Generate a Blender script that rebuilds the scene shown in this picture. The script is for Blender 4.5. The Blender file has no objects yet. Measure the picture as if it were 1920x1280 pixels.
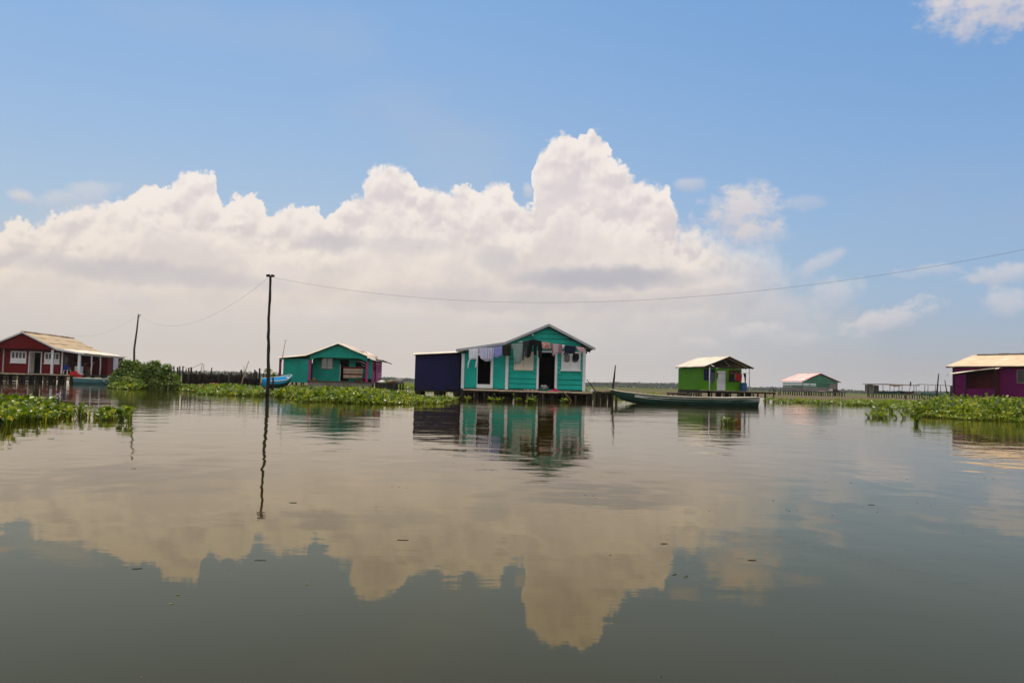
import bpy, math, random
import numpy as np
from mathutils import Vector, Matrix

rnd = random.Random(7)
NR = np.random.default_rng(11)
SC = bpy.context.scene
COL = SC.collection
PI = math.pi
R = math.radians

# ------------------------------------------------------------------ camera model (eye 1 m over the water)
F = 1600.0                       # focal length in pixels of the 1920 wide frame
PITCH = math.atan(79.6 / F)
ROLL = math.atan(0.02552)
EYE = Vector((0, 0, 1.0))
cF = Vector((0, math.cos(PITCH), math.sin(PITCH)))
cU0 = Vector((0, -math.sin(PITCH), math.cos(PITCH)))
cR0 = Vector((1, 0, 0))
cR = cR0 * math.cos(ROLL) + cU0 * math.sin(ROLL)
cU = cU0 * math.cos(ROLL) - cR0 * math.sin(ROLL)


def ray(x, y):
    return (cF * F + cR * (x - 960) - cU * (y - 640)).normalized()


def wat(x, y):
    """point of the water surface seen at a pixel"""
    d = ray(x, y)
    t = -1.0 / d.z
    return Vector((d.x * t, d.y * t, 0))


def at(x, Y, z=0.0):
    """point at depth Y and height z that stands in pixel column x"""
    k = (x - 960) / F
    dz = z - 1.0
    den = math.cos(ROLL)
    X = (k * (Y * math.cos(PITCH) + dz * math.sin(PITCH)) - (-math.sin(PITCH) * Y + math.cos(PITCH) * dz) * math.sin(ROLL)) / den
    return Vector((X, Y, z))


def pt(x, y, Y):
    """point at depth Y seen at pixel x, y"""
    d = ray(x, y)
    return EYE + d * (Y / d.y)


def azel(x, y):
    d = ray(x, y)
    return math.degrees(math.atan2(d.x, d.y)), math.degrees(math.asin(d.z))


cam = bpy.data.cameras.new('camera')
cam.sensor_width = 36
cam.sensor_fit = 'HORIZONTAL'
cam.lens = 36 * F / 1920
cam.clip_start = 0.1
cam.clip_end = 20000
co = bpy.data.objects.new('camera', cam)
COL.objects.link(co)
co.matrix_world = Matrix(((cR.x, cU.x, -cF.x, EYE.x), (cR.y, cU.y, -cF.y, EYE.y), (cR.z, cU.z, -cF.z, EYE.z), (0, 0, 0, 1)))
SC.camera = co


# ------------------------------------------------------------------ node helper
class NT:
    def __init__(s, tree):
        s.t = tree
        s.n = tree.nodes
        s.l = tree.links

    def node(s, typ, **kw):
        n = s.n.new(typ)
        for k, v in kw.items():
            setattr(n, k, v)
        return n

    def put(s, sock, v):
        if isinstance(v, bpy.types.NodeSocket):
            s.l.new(v, sock)
        elif v is not None:
            if isinstance(v, (tuple, list)) and len(v) == 3 and sock.type == 'RGBA':
                v = (*v, 1)
            sock.default_value = v

    def m(s, op, a, b=None, c=None, clamp=False):
        n = s.node('ShaderNodeMath', operation=op, use_clamp=clamp)
        for i, v in enumerate((a, b, c)):
            s.put(n.inputs[i], v)
        return n.outputs[0]

    def smooth(s, v, a, b, x=0.0, y=1.0):
        n = s.node('ShaderNodeMapRange', interpolation_type='SMOOTHSTEP')
        for i, q in enumerate((v, a, b, x, y)):
            s.put(n.inputs[i], q)
        return n.outputs[0]

    def lin(s, v, a, b, x=0.0, y=1.0):
        n = s.node('ShaderNodeMapRange')
        n.clamp = True
        for i, q in enumerate((v, a, b, x, y)):
            s.put(n.inputs[i], q)
        return n.outputs[0]

    def mix(s, f, a, b, blend='MIX'):
        n = s.node('ShaderNodeMix', data_type='RGBA', blend_type=blend)
        s.put(n.inputs[0], f)
        s.put(n.inputs[6], a)
        s.put(n.inputs[7], b)
        return n.outputs[2]

    def vec(s, x, y, z=0.0):
        n = s.node('ShaderNodeCombineXYZ')
        for i, q in enumerate((x, y, z)):
            s.put(n.inputs[i], q)
        return n.outputs[0]

    def vmul(s, v, w):
        n = s.node('ShaderNodeVectorMath', operation='MULTIPLY')
        s.put(n.inputs[0], v)
        s.put(n.inputs[1], w)
        return n.outputs[0]

    def vadd(s, v, w):
        n = s.node('ShaderNodeVectorMath', operation='ADD')
        s.put(n.inputs[0], v)
        s.put(n.inputs[1], w)
        return n.outputs[0]

    def sep(s, v):
        n = s.node('ShaderNodeSeparateXYZ')
        s.put(n.inputs[0], v)
        return n.outputs

    def noise(s, v, scale, detail=4, rough=.55, dist=0.0, color=False, dim='3D'):
        n = s.node('ShaderNodeTexNoise', noise_dimensions=dim)
        s.put(n.inputs['Vector'], v)
        s.put(n.inputs['Scale'], scale)
        s.put(n.inputs['Detail'], detail)
        s.put(n.inputs['Roughness'], rough)
        s.put(n.inputs['Distortion'], dist)
        return n.outputs['Color'] if color else n.outputs[0]

    def voro(s, v, scale, detail=0, rough=.5, smooth=None, dim='3D'):
        n = s.node('ShaderNodeTexVoronoi', voronoi_dimensions=dim)
        if smooth is not None:
            n.feature = 'SMOOTH_F1'
            n.inputs['Smoothness'].default_value = smooth
        n.normalize = False
        s.put(n.inputs['Vector'], v)
        s.put(n.inputs['Scale'], scale)
        s.put(n.inputs['Detail'], detail)
        s.put(n.inputs['Roughness'], rough)
        return n.outputs['Distance']

    def curve(s, v, pts):
        """pts in 0..1"""
        n = s.node('ShaderNodeFloatCurve')
        c = n.mapping.curves[0]
        n.mapping.use_clip = False
        pts = sorted(pts)
        c.points[0].location = pts[0]
        c.points[1].location = pts[-1]
        for p in pts[1:-1]:
            c.points.new(*p)
        for p in c.points:
            p.handle_type = 'AUTO_CLAMPED'
        n.mapping.update()
        s.put(n.inputs['Value'], v)
        return n.outputs[0]

    def ramp(s, v, stops, interp='LINEAR'):
        n = s.node('ShaderNodeValToRGB')
        cr = n.color_ramp
        cr.interpolation = interp
        while len(cr.elements) < len(stops):
            cr.elements.new(.5)
        for e, (p, c) in zip(cr.elements, stops):
            e.position = p
            e.color = (*c, 1)
        s.put(n.inputs[0], v)
        return n.outputs[0]


def srgb(r, g, b):
    f = lambda c: (c / 255 / 12.92) if c <= 10 else ((c / 255 + .055) / 1.055) ** 2.4
    return (f(r), f(g), f(b))


# ------------------------------------------------------------------ materials
def new_mat(name):
    m = bpy.data.materials.new(name)
    m.use_nodes = True
    t = NT(m.node_tree)
    t.n.clear()
    out = t.node('ShaderNodeOutputMaterial')
    return m, t, out


def paint(name, col, rough=.6, var=.17, scale=1.3, streak=.28, bump=.004, dirt=.32, spec=.10, wear=None):
    """weathered painted boards / plain surfaces: blotches, rain streaks, grain"""
    m, t, out = new_mat(name)
    tc = t.node('ShaderNodeTexCoord').outputs['Object']
    n1 = t.noise(tc, scale, 6, .6)
    st = t.noise(t.vmul(tc, (7, 7, .8)), 1.0, 4, .6)
    grain = t.noise(t.vmul(tc, (3, 3, 40)), 1.0, 3, .6)
    lo = tuple(c * (1 - var) for c in col)
    hi = tuple(min(1, c * (1 + var)) for c in col)
    c = t.mix(t.smooth(n1, .3, .7), lo, hi)
    c = t.mix(t.m('MULTIPLY', t.smooth(st, .55, .8), streak), c, tuple(q * .40 + .02 for q in col))
    if dirt:
        n2 = t.noise(tc, 5.0, 6, .65)
        c = t.mix(t.m('MULTIPLY', t.smooth(n2, .58, .75), dirt), c, (.10, .085, .065))
    if wear:
        n3 = t.noise(t.vmul(tc, (1.2, 1.2, 5)), 2.2, 6, .7)
        c = t.mix(t.m('MULTIPLY', t.smooth(n3, .6, .68), .8), c, wear)
    isl = t.node('ShaderNodeNewGeometry').outputs['Random Per Island']
    c = t.mix(1.0, c, t.ramp(isl, [(0, (.86, .87, .88)), (1, (1.0, 1.0, 1.0))]), 'MULTIPLY')
    b = t.node('ShaderNodeBsdfPrincipled')
    t.put(b.inputs['Base Color'], c)
    t.put(b.inputs['Roughness'], t.lin(n1, .2, .8, max(.05, rough - .1), min(1, rough + .12)))
    b.inputs['Specular IOR Level'].default_value = spec
    if bump:
        bn = t.node('ShaderNodeBump')
        bn.inputs['Strength'].default_value = .6
        bn.inputs['Distance'].default_value = bump
        t.put(bn.inputs['Height'], t.m('ADD', grain, n1))
        t.l.new(bn.outputs[0], b.inputs['Normal'])
    t.l.new(b.outputs[0], out.inputs[0])
    return m


def wood(name, col, rough=.85, var=.4, zs=.6):
    m, t, out = new_mat(name)
    tc = t.node('ShaderNodeTexCoord').outputs['Object']
    g = t.noise(t.vmul(tc, (9, 9, zs)), 1.5, 6, .65)
    n = t.noise(tc, 2.0, 4, .6)
    isl = t.node('ShaderNodeNewGeometry').outputs['Random Per Island']
    c = t.mix(t.smooth(g, .3, .72), tuple(q * (1 - var) for q in col), tuple(q * (1 + var) for q in col))
    c = t.mix(t.smooth(n, .45, .75), c, tuple(q * .55 for q in col))
    c = t.mix(1.0, c, t.ramp(isl, [(0, (.7, .7, .7)), (1, (1.0, .97, .93))]), 'MULTIPLY')
    b = t.node('ShaderNodeBsdfPrincipled')
    t.put(b.inputs['Base Color'], c)
    b.inputs['Roughness'].default_value = rough
    b.inputs['Specular IOR Level'].default_value = .2
    bn = t.node('ShaderNodeBump')
    bn.inputs['Strength'].default_value = .7
    bn.inputs['Distance'].default_value = .01
    t.put(bn.inputs['Height'], g)
    t.l.new(bn.outputs[0], b.inputs['Normal'])
    t.l.new(b.outputs[0], out.inputs[0])
    return m


def cloth(name, col, col2=None, kind=None, scale=20, transl=.3):
    m, t, out = new_mat(name)
    tc = t.node('ShaderNodeTexCoord').outputs['Object']
    n = t.noise(tc, 6, 3, .5)
    c = t.mix(t.smooth(n, .3, .7), tuple(q * .88 for q in col), col)
    if kind == 'stripe':
        s = t.sep(tc)
        w = t.m('SINE', t.m('MULTIPLY', s[2], scale))
        c = t.mix(t.smooth(w, -.2, .2), c, col2)
    elif kind == 'vstripe':
        s = t.sep(tc)
        w = t.m('SINE', t.m('MULTIPLY', s[0], scale))
        c = t.mix(t.smooth(w, -.2, .2), c, col2)
    elif kind == 'blot':
        w = t.noise(tc, scale, 1, .5)
        c = t.mix(t.smooth(w, .5, .54), c, col2)
    d = t.node('ShaderNodeBsdfPrincipled')
    t.put(d.inputs['Base Color'], c)
    d.inputs['Roughness'].default_value = .9
    d.inputs['Specular IOR Level'].default_value = .1
    tr = t.node('ShaderNodeBsdfTranslucent')
    t.put(tr.inputs[0], c)
    mx = t.node('ShaderNodeMixShader')
    mx.inputs[0].default_value = transl
    t.l.new(d.outputs[0], mx.inputs[1])
    t.l.new(tr.outputs[0], mx.inputs[2])
    t.l.new(mx.outputs[0], out.inputs[0])
    return m


def leafmat(name, stops, transl=.4, rough=.4):
    m, t, out = new_mat(name)
    g = t.node('ShaderNodeNewGeometry')
    tc = t.node('ShaderNodeTexCoord').outputs['Object']
    big = t.noise(tc, .35, 3, .6)
    v = t.m('ADD', t.m('MULTIPLY', g.outputs['Random Per Island'], .7), t.lin(big, .3, .7, 0, .3), clamp=True)
    c = t.ramp(v, stops)
    d = t.node('ShaderNodeBsdfPrincipled')
    t.put(d.inputs['Base Color'], c)
    d.inputs['Roughness'].default_value = rough
    d.inputs['Specular IOR Level'].default_value = .4
    tr = t.node('ShaderNodeBsdfTranslucent')
    t.put(tr.inputs[0], t.mix(1.0, c, (1.5, 1.35, .5), 'MULTIPLY'))
    mx = t.node('ShaderNodeMixShader')
    mx.inputs[0].default_value = transl
    t.l.new(d.outputs[0], mx.inputs[1])
    t.l.new(tr.outputs[0], mx.inputs[2])
    t.l.new(mx.outputs[0], out.inputs[0])
    return m


def sheetmetal(name, col, rust=(.22, .10, .05), rustamt=.3, rough=.55, patch=None, lines=True):
    """corrugated roofing: seams where sheets overlap, rust and dust"""
    m, t, out = new_mat(name)
    tc = t.node('ShaderNodeTexCoord').outputs['Object']
    n1 = t.noise(tc, .9, 6, .65)
    n2 = t.noise(tc, 4, 6, .65)
    c = t.mix(t.smooth(n1, .35, .7), tuple(q * .82 for q in col), tuple(min(1, q * 1.08) for q in col))
    c = t.mix(t.m('MULTIPLY', t.smooth(n2, .55, .75), rustamt), c, rust)
    if patch:
        n3 = t.noise(tc, .55, 2, .5)
        c = t.mix(t.smooth(n3, .5, .6), c, patch)
    b = t.node('ShaderNodeBsdfPrincipled')
    t.put(b.inputs['Base Color'], c)
    b.inputs['Roughness'].default_value = rough
    b.inputs['Specular IOR Level'].default_value = .3
    t.l.new(b.outputs[0], out.inputs[0])
    return m


M = {}
M['teal'] = paint('teal_paint', (.010, .345, .29), .55, .13)
M['teal2'] = paint('sea_green_paint', (.012, .275, .23), .6, .13)
M['white'] = paint('white_paint', (.62, .65, .68), .55, .08, dirt=.25, streak=.12)
M['cream'] = paint('cream_paint', (.66, .62, .52), .6, .1, dirt=.3)
M['grey'] = paint('grey_fascia_paint', (.36, .38, .41), .5, .1, dirt=.2)
M['navy'] = paint('navy_paint', (.013, .013, .058), .65, .2, streak=.3)
M['red'] = paint('red_paint', (.115, .003, .004), .6, .15)
M['green'] = paint('lime_green_paint', (.080, .255, .008), .6, .13)
M['magenta'] = paint('magenta_paint', (.38, .035, .17), .6, .15, wear=(.22, .12, .15))
M['purple'] = paint('purple_paint', (.135, .006, .080), .6, .18)
M['maroon'] = paint('maroon_boards', (.085, .012, .014), .7, .3, streak=.4)
M['aqua'] = paint('faded_green_paint', (.05, .175, .115), .7, .2, dirt=.4)
M['greyboard'] = paint('weathered_grey_board', (.20, .18, .165), .85, .25, dirt=.4)
M['dark'] = paint('interior_shade', (.012, .011, .010), .9, .2, dirt=0)  # shade of unlit rooms put into a near-black colour
M['wood'] = wood('weathered_wood', (.085, .068, .05))
M['darkwood'] = wood('wet_dark_wood', (.028, .022, .017))
M['deckwood'] = wood('bleached_deck_wood', (.42, .34, .24), zs=4)
M['bamboo'] = wood('dry_bamboo', (.22, .16, .09))
M['polewood'] = wood('dark_pole_wood', (.032, .026, .02))
M['zinc'] = sheetmetal('cream_roof_sheet', (.64, .55, .44), rustamt=.32)
M['peach'] = sheetmetal('peach_roof_sheet', (.70, .53, .36), rustamt=.36)
M['tan'] = sheetmetal('tan_fibre_cement', (.45, .32, .19), rust=(.12, .09, .06), rustamt=.5)
M['bright'] = sheetmetal('pale_roof_sheet', (.70, .61, .50), rustamt=.28)
M['pinkroof'] = sheetmetal('pink_red_roof', (.78, .50, .46), rust=(.55, .10, .10), rustamt=.55, patch=(.72, .33, .32))
M['rustroof'] = sheetmetal('rusty_patched_roof', (.62, .50, .40), rust=(.40, .12, .07), rustamt=.8)
M['glass'] = paint('dark_glass', (.02, .024, .024), .12, .1, bump=0, dirt=.1, spec=.5)
M['mirror'] = paint('sky_reflecting_glass', (.30, .34, .38), .05, .05, bump=0, dirt=.05, spec=1.0)
M['curtain'] = cloth('blue_curtain', (.03, .05, .16))
M['blueplastic'] = paint('blue_plastic', (.02, .09, .22), .4, .1, bump=0)
M['redplastic'] = paint('red_plastic', (.42, .02, .02), .4, .1, bump=0)
M['whiteplastic'] = paint('white_plastic', (.6, .58, .55), .45, .08, bump=0)
M['black'] = paint('black_plastic', (.012, .012, .012), .5, .1, bump=0)
M['boatgreen'] = paint('dark_green_hull', (.014, .046, .034), .45, .25, dirt=.3)
M['boatwhite'] = paint('off_white_stripe', (.42, .44, .42), .5, .15, dirt=.4)
M['boatteal'] = paint('grey_teal_hull', (.06, .16, .18), .5, .2)
M['boatblue'] = paint('bright_blue_hull', (.05, .43, .74), .4, .1)
M['orange'] = paint('orange_plastic', (.5, .09, .02), .5, .1, bump=0)
M['rustcloth'] = paint('dull_rust_cloth', (.20, .07, .035), .9, .2)
M['pinkplastic'] = paint('hot_pink_plastic', (.6, .02, .10), .5, .1, bump=0)
M['net'] = paint('dark_fishing_net', (.026, .022, .019), .95, .4, scale=3, streak=.5, bump=.02)
M['wire'] = paint('black_cable', (.07, .065, .06), .6, .1, bump=0, dirt=0)


# ------------------------------------------------------------------ mesh builder
class MB:
    def __init__(s):
        s.v = []
        s.f = []
        s.mi = []

    def add(s, vs, fs, mi=0):
        b = len(s.v)
        s.v += [tuple(v) for v in vs]
        s.f += [tuple(i + b for i in f) for f in fs]
        s.mi += [mi] * len(fs)
        return s

    def box(s, x0, x1, y0, y1, z0, z1, mi=0):
        vs = [(x, y, z) for z in (z0, z1) for y in (y0, y1) for x in (x0, x1)]
        return s.add(vs, [(0, 2, 3, 1), (4, 5, 7, 6), (0, 1, 5, 4), (2, 6, 7, 3), (0, 4, 6, 2), (1, 3, 7, 5)], mi)

    def prism(s, poly, y0, y1, mi=0):
        """poly of (x, z), extruded along y"""
        n = len(poly)
        vs = [(x, y0, z) for x, z in poly] + [(x, y1, z) for x, z in poly]
        fs = [tuple(range(n)), tuple(range(2 * n - 1, n - 1, -1))]
        fs += [(i, n + i, n + (i + 1) % n, (i + 1) % n) for i in range(n)]
        return s.add(vs, fs, mi)

    def prism_x(s, poly, x0, x1, mi=0):
        """poly of (y, z), extruded along x"""
        n = len(poly)
        vs = [(x0, y, z) for y, z in poly] + [(x1, y, z) for y, z in poly]
        fs = [tuple(range(n - 1, -1, -1)), tuple(range(n, 2 * n))]
        fs += [(i, (i + 1) % n, n + (i + 1) % n, n + i) for i in range(n)]
        return s.add(vs, fs, mi)

    def tube(s, pts, rad, n=7, mi=0):
        pts = [Vector(p) for p in pts]
        if not isinstance(rad, (list, tuple)):
            rad = [rad] * len(pts)
        rings = []
        for i, p in enumerate(pts):
            d = (pts[min(i + 1, len(pts) - 1)] - pts[max(i - 1, 0)]).normalized()
            a = d.cross(Vector((0, 0, 1)) if abs(d.z) < .9 else Vector((1, 0, 0))).normalized()
            b = d.cross(a)
            rings.append([p + (a * math.cos(2 * PI * k / n) + b * math.sin(2 * PI * k / n)) * rad[i] for k in range(n)])
        vs = [v for r in rings for v in r]
        fs = []
        for i in range(len(pts) - 1):
            for k in range(n):
                fs.append((i * n + k, i * n + (k + 1) % n, (i + 1) * n + (k + 1) % n, (i + 1) * n + k))
        fs.append(tuple(range(n - 1, -1, -1)))
        fs.append(tuple((len(pts) - 1) * n + k for k in range(n)))
        return s.add(vs, fs, mi)

    def beam(s, a, b, w, h, mi=0):
        """square bar from a to b"""
        a, b = Vector(a), Vector(b)
        d = (b - a).normalized()
        u = d.cross(Vector((0, 0, 1)) if abs(d.z) < .95 else Vector((0, 1, 0))).normalized()
        v = u.cross(d)
        vs = [p + u * i * w / 2 + v * j * h / 2 for p in (a, b) for i, j in ((-1, -1), (1, -1), (1, 1), (-1, 1))]
        return s.add(vs, [(3, 2, 1, 0), (4, 5, 6, 7), (0, 1, 5, 4), (1, 2, 6, 5), (2, 3, 7, 6), (3, 0, 4, 7)], mi)

    def lathe(s, prof, n=16, c=(0, 0, 0), mi=0):
        vs = []
        for r, z in prof:
            vs += [(c[0] + r * math.cos(2 * PI * k / n), c[1] + r * math.sin(2 * PI * k / n), c[2] + z) for k in range(n)]
        fs = []
        for i in range(len(prof) - 1):
            for k in range(n):
                fs.append((i * n + k, i * n + (k + 1) % n, (i + 1) * n + (k + 1) % n, (i + 1) * n + k))
        fs.append(tuple(range(n - 1, -1, -1)))
        fs.append(tuple((len(prof) - 1) * n + k for k in range(n)))
        return s.add(vs, fs, mi)

    def wall(s, x0, x1, z0, z1, y0, y1, holes=(), mi=0):
        """upright wall in the xz plane with rectangular openings (x0,x1,z0,z1)"""
        xs = sorted({x0, x1, *[h[0] for h in holes], *[h[1] for h in holes]})
        for a, b in zip(xs, xs[1:]):
            m = (a + b) / 2
            spans = sorted((max(z0, h[2]), min(z1, h[3])) for h in holes if h[0] < m < h[1])
            z = z0
            for lo, hi in spans:
                if lo > z + 1e-4:
                    s.box(a, b, y0, y1, z, lo, mi)
                z = max(z, hi)
            if z1 > z + 1e-4:
                s.box(a, b, y0, y1, z, z1, mi)
        return s

    def clap(s, x0, x1, z0, z1, y, holes=(), step=.34, mi=0, top=None):
        """overlapping horizontal boards, the lower edge of each stands proud; top(z) may clip x"""
        z = z0
        while z < z1 - .02:
            zt = min(z + step, z1)
            segs = [(x0, x1)]
            for h in holes:
                if h[2] < zt - .03 and h[3] > z + .03:
                    ns = []
                    for a, b in segs:
                        if h[1] <= a or h[0] >= b:
                            ns.append((a, b))
                        else:
                            if h[0] > a + .01:
                                ns.append((a, h[0]))
                            if h[1] < b - .01:
                                ns.append((h[1], b))
                    segs = ns
            for a, b in segs:
                j = rnd.uniform(-.006, .006)
                k = rnd.uniform(-.006, .006)
                vs = [(a, y, z + .04 + j), (b, y, z + .04 + k), (b, y - .075, z + .04 + k), (a, y - .075, z + .04 + j),
                      (a, y, zt), (b, y, zt), (b, y - .045, zt), (a, y - .045, zt)]
                s.add(vs, [(0, 1, 2, 3), (7, 6, 5, 4), (3, 2, 6, 7), (1, 0, 4, 5), (0, 3, 7, 4), (2, 1, 5, 6)], mi)
            z += step
        return s

    def sheet(s, A, B, Cc, D, pitch=.18, amp=.012, th=.012, sag=.015, rows=6, mi=0):
        """corrugated sheet: A-B the eave, D-C the ridge side"""
        A, B, Cc, D = map(Vector, (A, B, Cc, D))
        nrm = (B - A).cross(D - A).normalized()
        if nrm.z < 0:
            nrm = -nrm
        n = max(4, int((B - A).length / pitch * 6))
        ph = rnd.uniform(0, 9)
        top, bot = [], []
        for j in range(rows + 1):
            w = j / rows
            for i in range(n + 1):
                u = i / n
                p = (A.lerp(B, u)).lerp(D.lerp(Cc, u), w)
                q = amp * math.sin(2 * PI * u * (B - A).length / pitch)
                q += sag * (math.sin(u * 9 + ph + w * 2) * .5 + math.sin(u * 23 + ph * 2 - w * 5) * .35)
                top.append(p + nrm * q)
                bot.append(p + nrm * (q - th))
        m_ = n + 1
        nv = len(top)
        fs = []
        for j in range(rows):
            for i in range(n):
                a = j * m_ + i
                fs.append((a, a + 1, a + m_ + 1, a + m_))
                fs.append((nv + a, nv + a + m_, nv + a + m_ + 1, nv + a + 1))
        for i in range(n):
            fs.append((i, nv + i, nv + i + 1, i + 1))
            a = rows * m_ + i
            fs.append((a, a + 1, nv + a + 1, nv + a))
        for j in range(rows):
            a = j * m_
            fs.append((a, a + m_, nv + a + m_, nv + a))
            a = j * m_ + n
            fs.append((a, nv + a, nv + a + m_, a + m_))
        return s.add(top + bot, fs, mi)

    def build(s, name, mats, parent=None, smooth=False):
        me = bpy.data.meshes.new(name)
        me.from_pydata(s.v, [], s.f)
        if not isinstance(mats, (list, tuple)):
            mats = [mats]
        for m in mats:
            me.materials.append(m)
        if len(mats) > 1:
            me.polygons.foreach_set('material_index', s.mi)
        if smooth:
            me.polygons.foreach_set('use_smooth', [True] * len(s.f))
        me.update()
        o = bpy.data.objects.new(name, me)
        COL.objects.link(o)
        if parent is not None:
            o.parent = parent
        return o


def tag(o, label=None, cat=None, group=None, kind=None):
    for k, v in (('label', label), ('category', cat), ('group', group), ('kind', kind)):
        if v:
            o[k] = v
    return o


def thing(name, label, cat, loc=(0, 0, 0), rz=0.0, group=None):
    o = bpy.data.objects.new(name, None)
    o.empty_display_size = .3
    COL.objects.link(o)
    o.location = loc
    o.rotation_euler = (0, 0, rz)
    tag(o, label, cat, group)
    return o


def place(o, loc, rz=0.0):
    o.location = loc
    o.rotation_euler = (0, 0, rz)
    return o


def array_mesh(name, verts, facesets, mat, parent=None, smooth=False):
    """facesets: list of int arrays (n, k)"""
    me = bpy.data.meshes.new(name)
    verts = np.asarray(verts, dtype=np.float32)
    me.vertices.add(len(verts))
    me.vertices.foreach_set('co', verts.ravel())
    tot = np.concatenate([np.full(len(f), f.shape[1]) for f in facesets]).astype(np.int32)
    idx = np.concatenate([f.ravel() for f in facesets]).astype(np.int32)
    st = np.concatenate([[0], np.cumsum(tot)[:-1]]).astype(np.int32)
    me.loops.add(len(idx))
    me.loops.foreach_set('vertex_index', idx)
    me.polygons.add(len(tot))
    me.polygons.foreach_set('loop_start', st)
    me.polygons.foreach_set('loop_total', tot)
    if smooth:
        me.polygons.foreach_set('use_smooth', np.ones(len(tot), dtype=bool))
    me.materials.append(mat)
    me.update(calc_edges=True)
    me.validate()
    o = bpy.data.objects.new(name, me)
    COL.objects.link(o)
    if parent is not None:
        o.parent = parent
    return o


def stilt(x, y, z0, z1, r, parent, mat, lean=.06):
    n = 4
    a = Vector((x + rnd.uniform(-lean, lean), y + rnd.uniform(-lean, lean), z0))
    b = Vector((x, y, z1))
    pts = []
    for i in range(n + 1):
        p = a.lerp(b, i / n)
        if 0 < i < n:
            p += Vector((rnd.uniform(-.25, .25) * r, rnd.uniform(-.25, .25) * r, 0))
        pts.append(p)
    return MB().tube(pts, [r * rnd.uniform(.85, 1.12) for _ in pts], 7).build('stilt', mat, parent, True)


def window_casement(parent, x0, x1, z0, z1, y, arches=2, ww='white', sill=True):
    """white wooden casement: frame, lower boards and arched dark openings"""
    f = MB()
    w = .07
    f.box(x0, x1, y - .07, y + .02, z0, z0 + w)
    f.box(x0, x1, y - .07, y + .02, z1 - w, z1)
    f.box(x0, x0 + w, y - .068, y + .02, z0 + w, z1 - w)
    f.box(x1 - w, x1, y - .068, y + .02, z0 + w, z1 - w)
    if sill:
        f.box(x0 - .06, x1 + .06, y - .11, y - .072, z0 - .03, z0 + .03)
    win = f.build('window', M[ww], parent)
    # boarded leaf
    n = arches
    lw = (x1 - x0 - 2 * w) / n
    leaf = MB()
    pan = MB()
    zs = z0 + w + (z1 - z0) * .36
    for i in range(n):
        a = x0 + w + i * lw
        b = a + lw
        ox0, ox1 = a + lw * .14, b - lw * .14
        zt = z1 - w - .04
        leaf.box(a + .004, b - .004, y - .04, y - .01, z0 + w, zs)
        leaf.box(a + .004, ox0, y - .04, y - .01, zs, zt)
        leaf.box(ox1, b - .004, y - .04, y - .01, zs, zt)
        leaf.box(a + .004, b - .004, y - .04, y - .01, zt, z1 - w)
        # corner fillets for the arch
        hw = (ox1 - ox0) / 2
        for sgn, xc in ((1, ox0), (-1, ox1)):
            leaf.prism([(xc, zt), (xc, zt - hw * .8), (xc + sgn * hw * .3, zt - hw * .25), (xc + sgn * hw * .8, zt)], y - .038, y - .012)
            leaf.prism([(xc, zs), (xc + sgn * hw * .6, zs), (xc, zs + hw * .35)], y - .038, y - .012)
        pan.box(a, b, y - .004, y + .012, z0 + w, z1 - w)
    leaf.build('shutter', M[ww], win)
    pan.build('pane', M['glass'], win)
    return win


def garment(name, label, cat, strips, mat, y=0.0, fold=.035, nx=10, parent=None, group='clothes on the line of the teal house', ox=0, freq=9):
    """strips: list of row lists [(z, xl, xr), ...] from the top down"""
    mb = MB()
    for rows in strips:
        ph = rnd.uniform(0, 6)
        zz = []
        for (za, la, ra), (zb, lb, rb) in zip(rows, rows[1:]):
            k = max(2, int(abs(za - zb) / .06))
            for i in range(k):
                t = i / k
                zz.append((za + (zb - za) * t, la + (lb - la) * t, ra + (rb - ra) * t))
        zz.append(rows[-1])
        vs = []
        z0 = rows[0][0]
        hh = max(.05, z0 - rows[-1][0])
        for z, l, r in zz:
            for i in range(nx + 1):
                u = i / nx
                x = l + (r - l) * u
                dep = min(1, (z0 - z) / hh + .15)
                yy = y + fold * dep * (math.sin(x * freq * 2 + ph + z * 1.5) + .5 * math.sin(x * freq * 4.7 + ph * 2))
                vs.append((x, yy, z + .012 * dep * math.sin(x * 17 + ph)))
        fs = []
        m_ = nx + 1
        for j in range(len(zz) - 1):
            for i in range(nx):
                a = j * m_ + i
                fs.append((a, a + m_, a + m_ + 1, a + 1))
        mb.add(vs, fs)
    o = mb.build(name, mat, parent, True)
    so = o.modifiers.new('thickness', 'SOLIDIFY')
    so.thickness = .008
    tag(o, label, cat, group)
    return o
# ------------------------------------------------------------------ sky
SUN_EL, SUN_AZ = 72.0, -30.0        # degrees; azimuth from +Y (the view) towards +X


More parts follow.
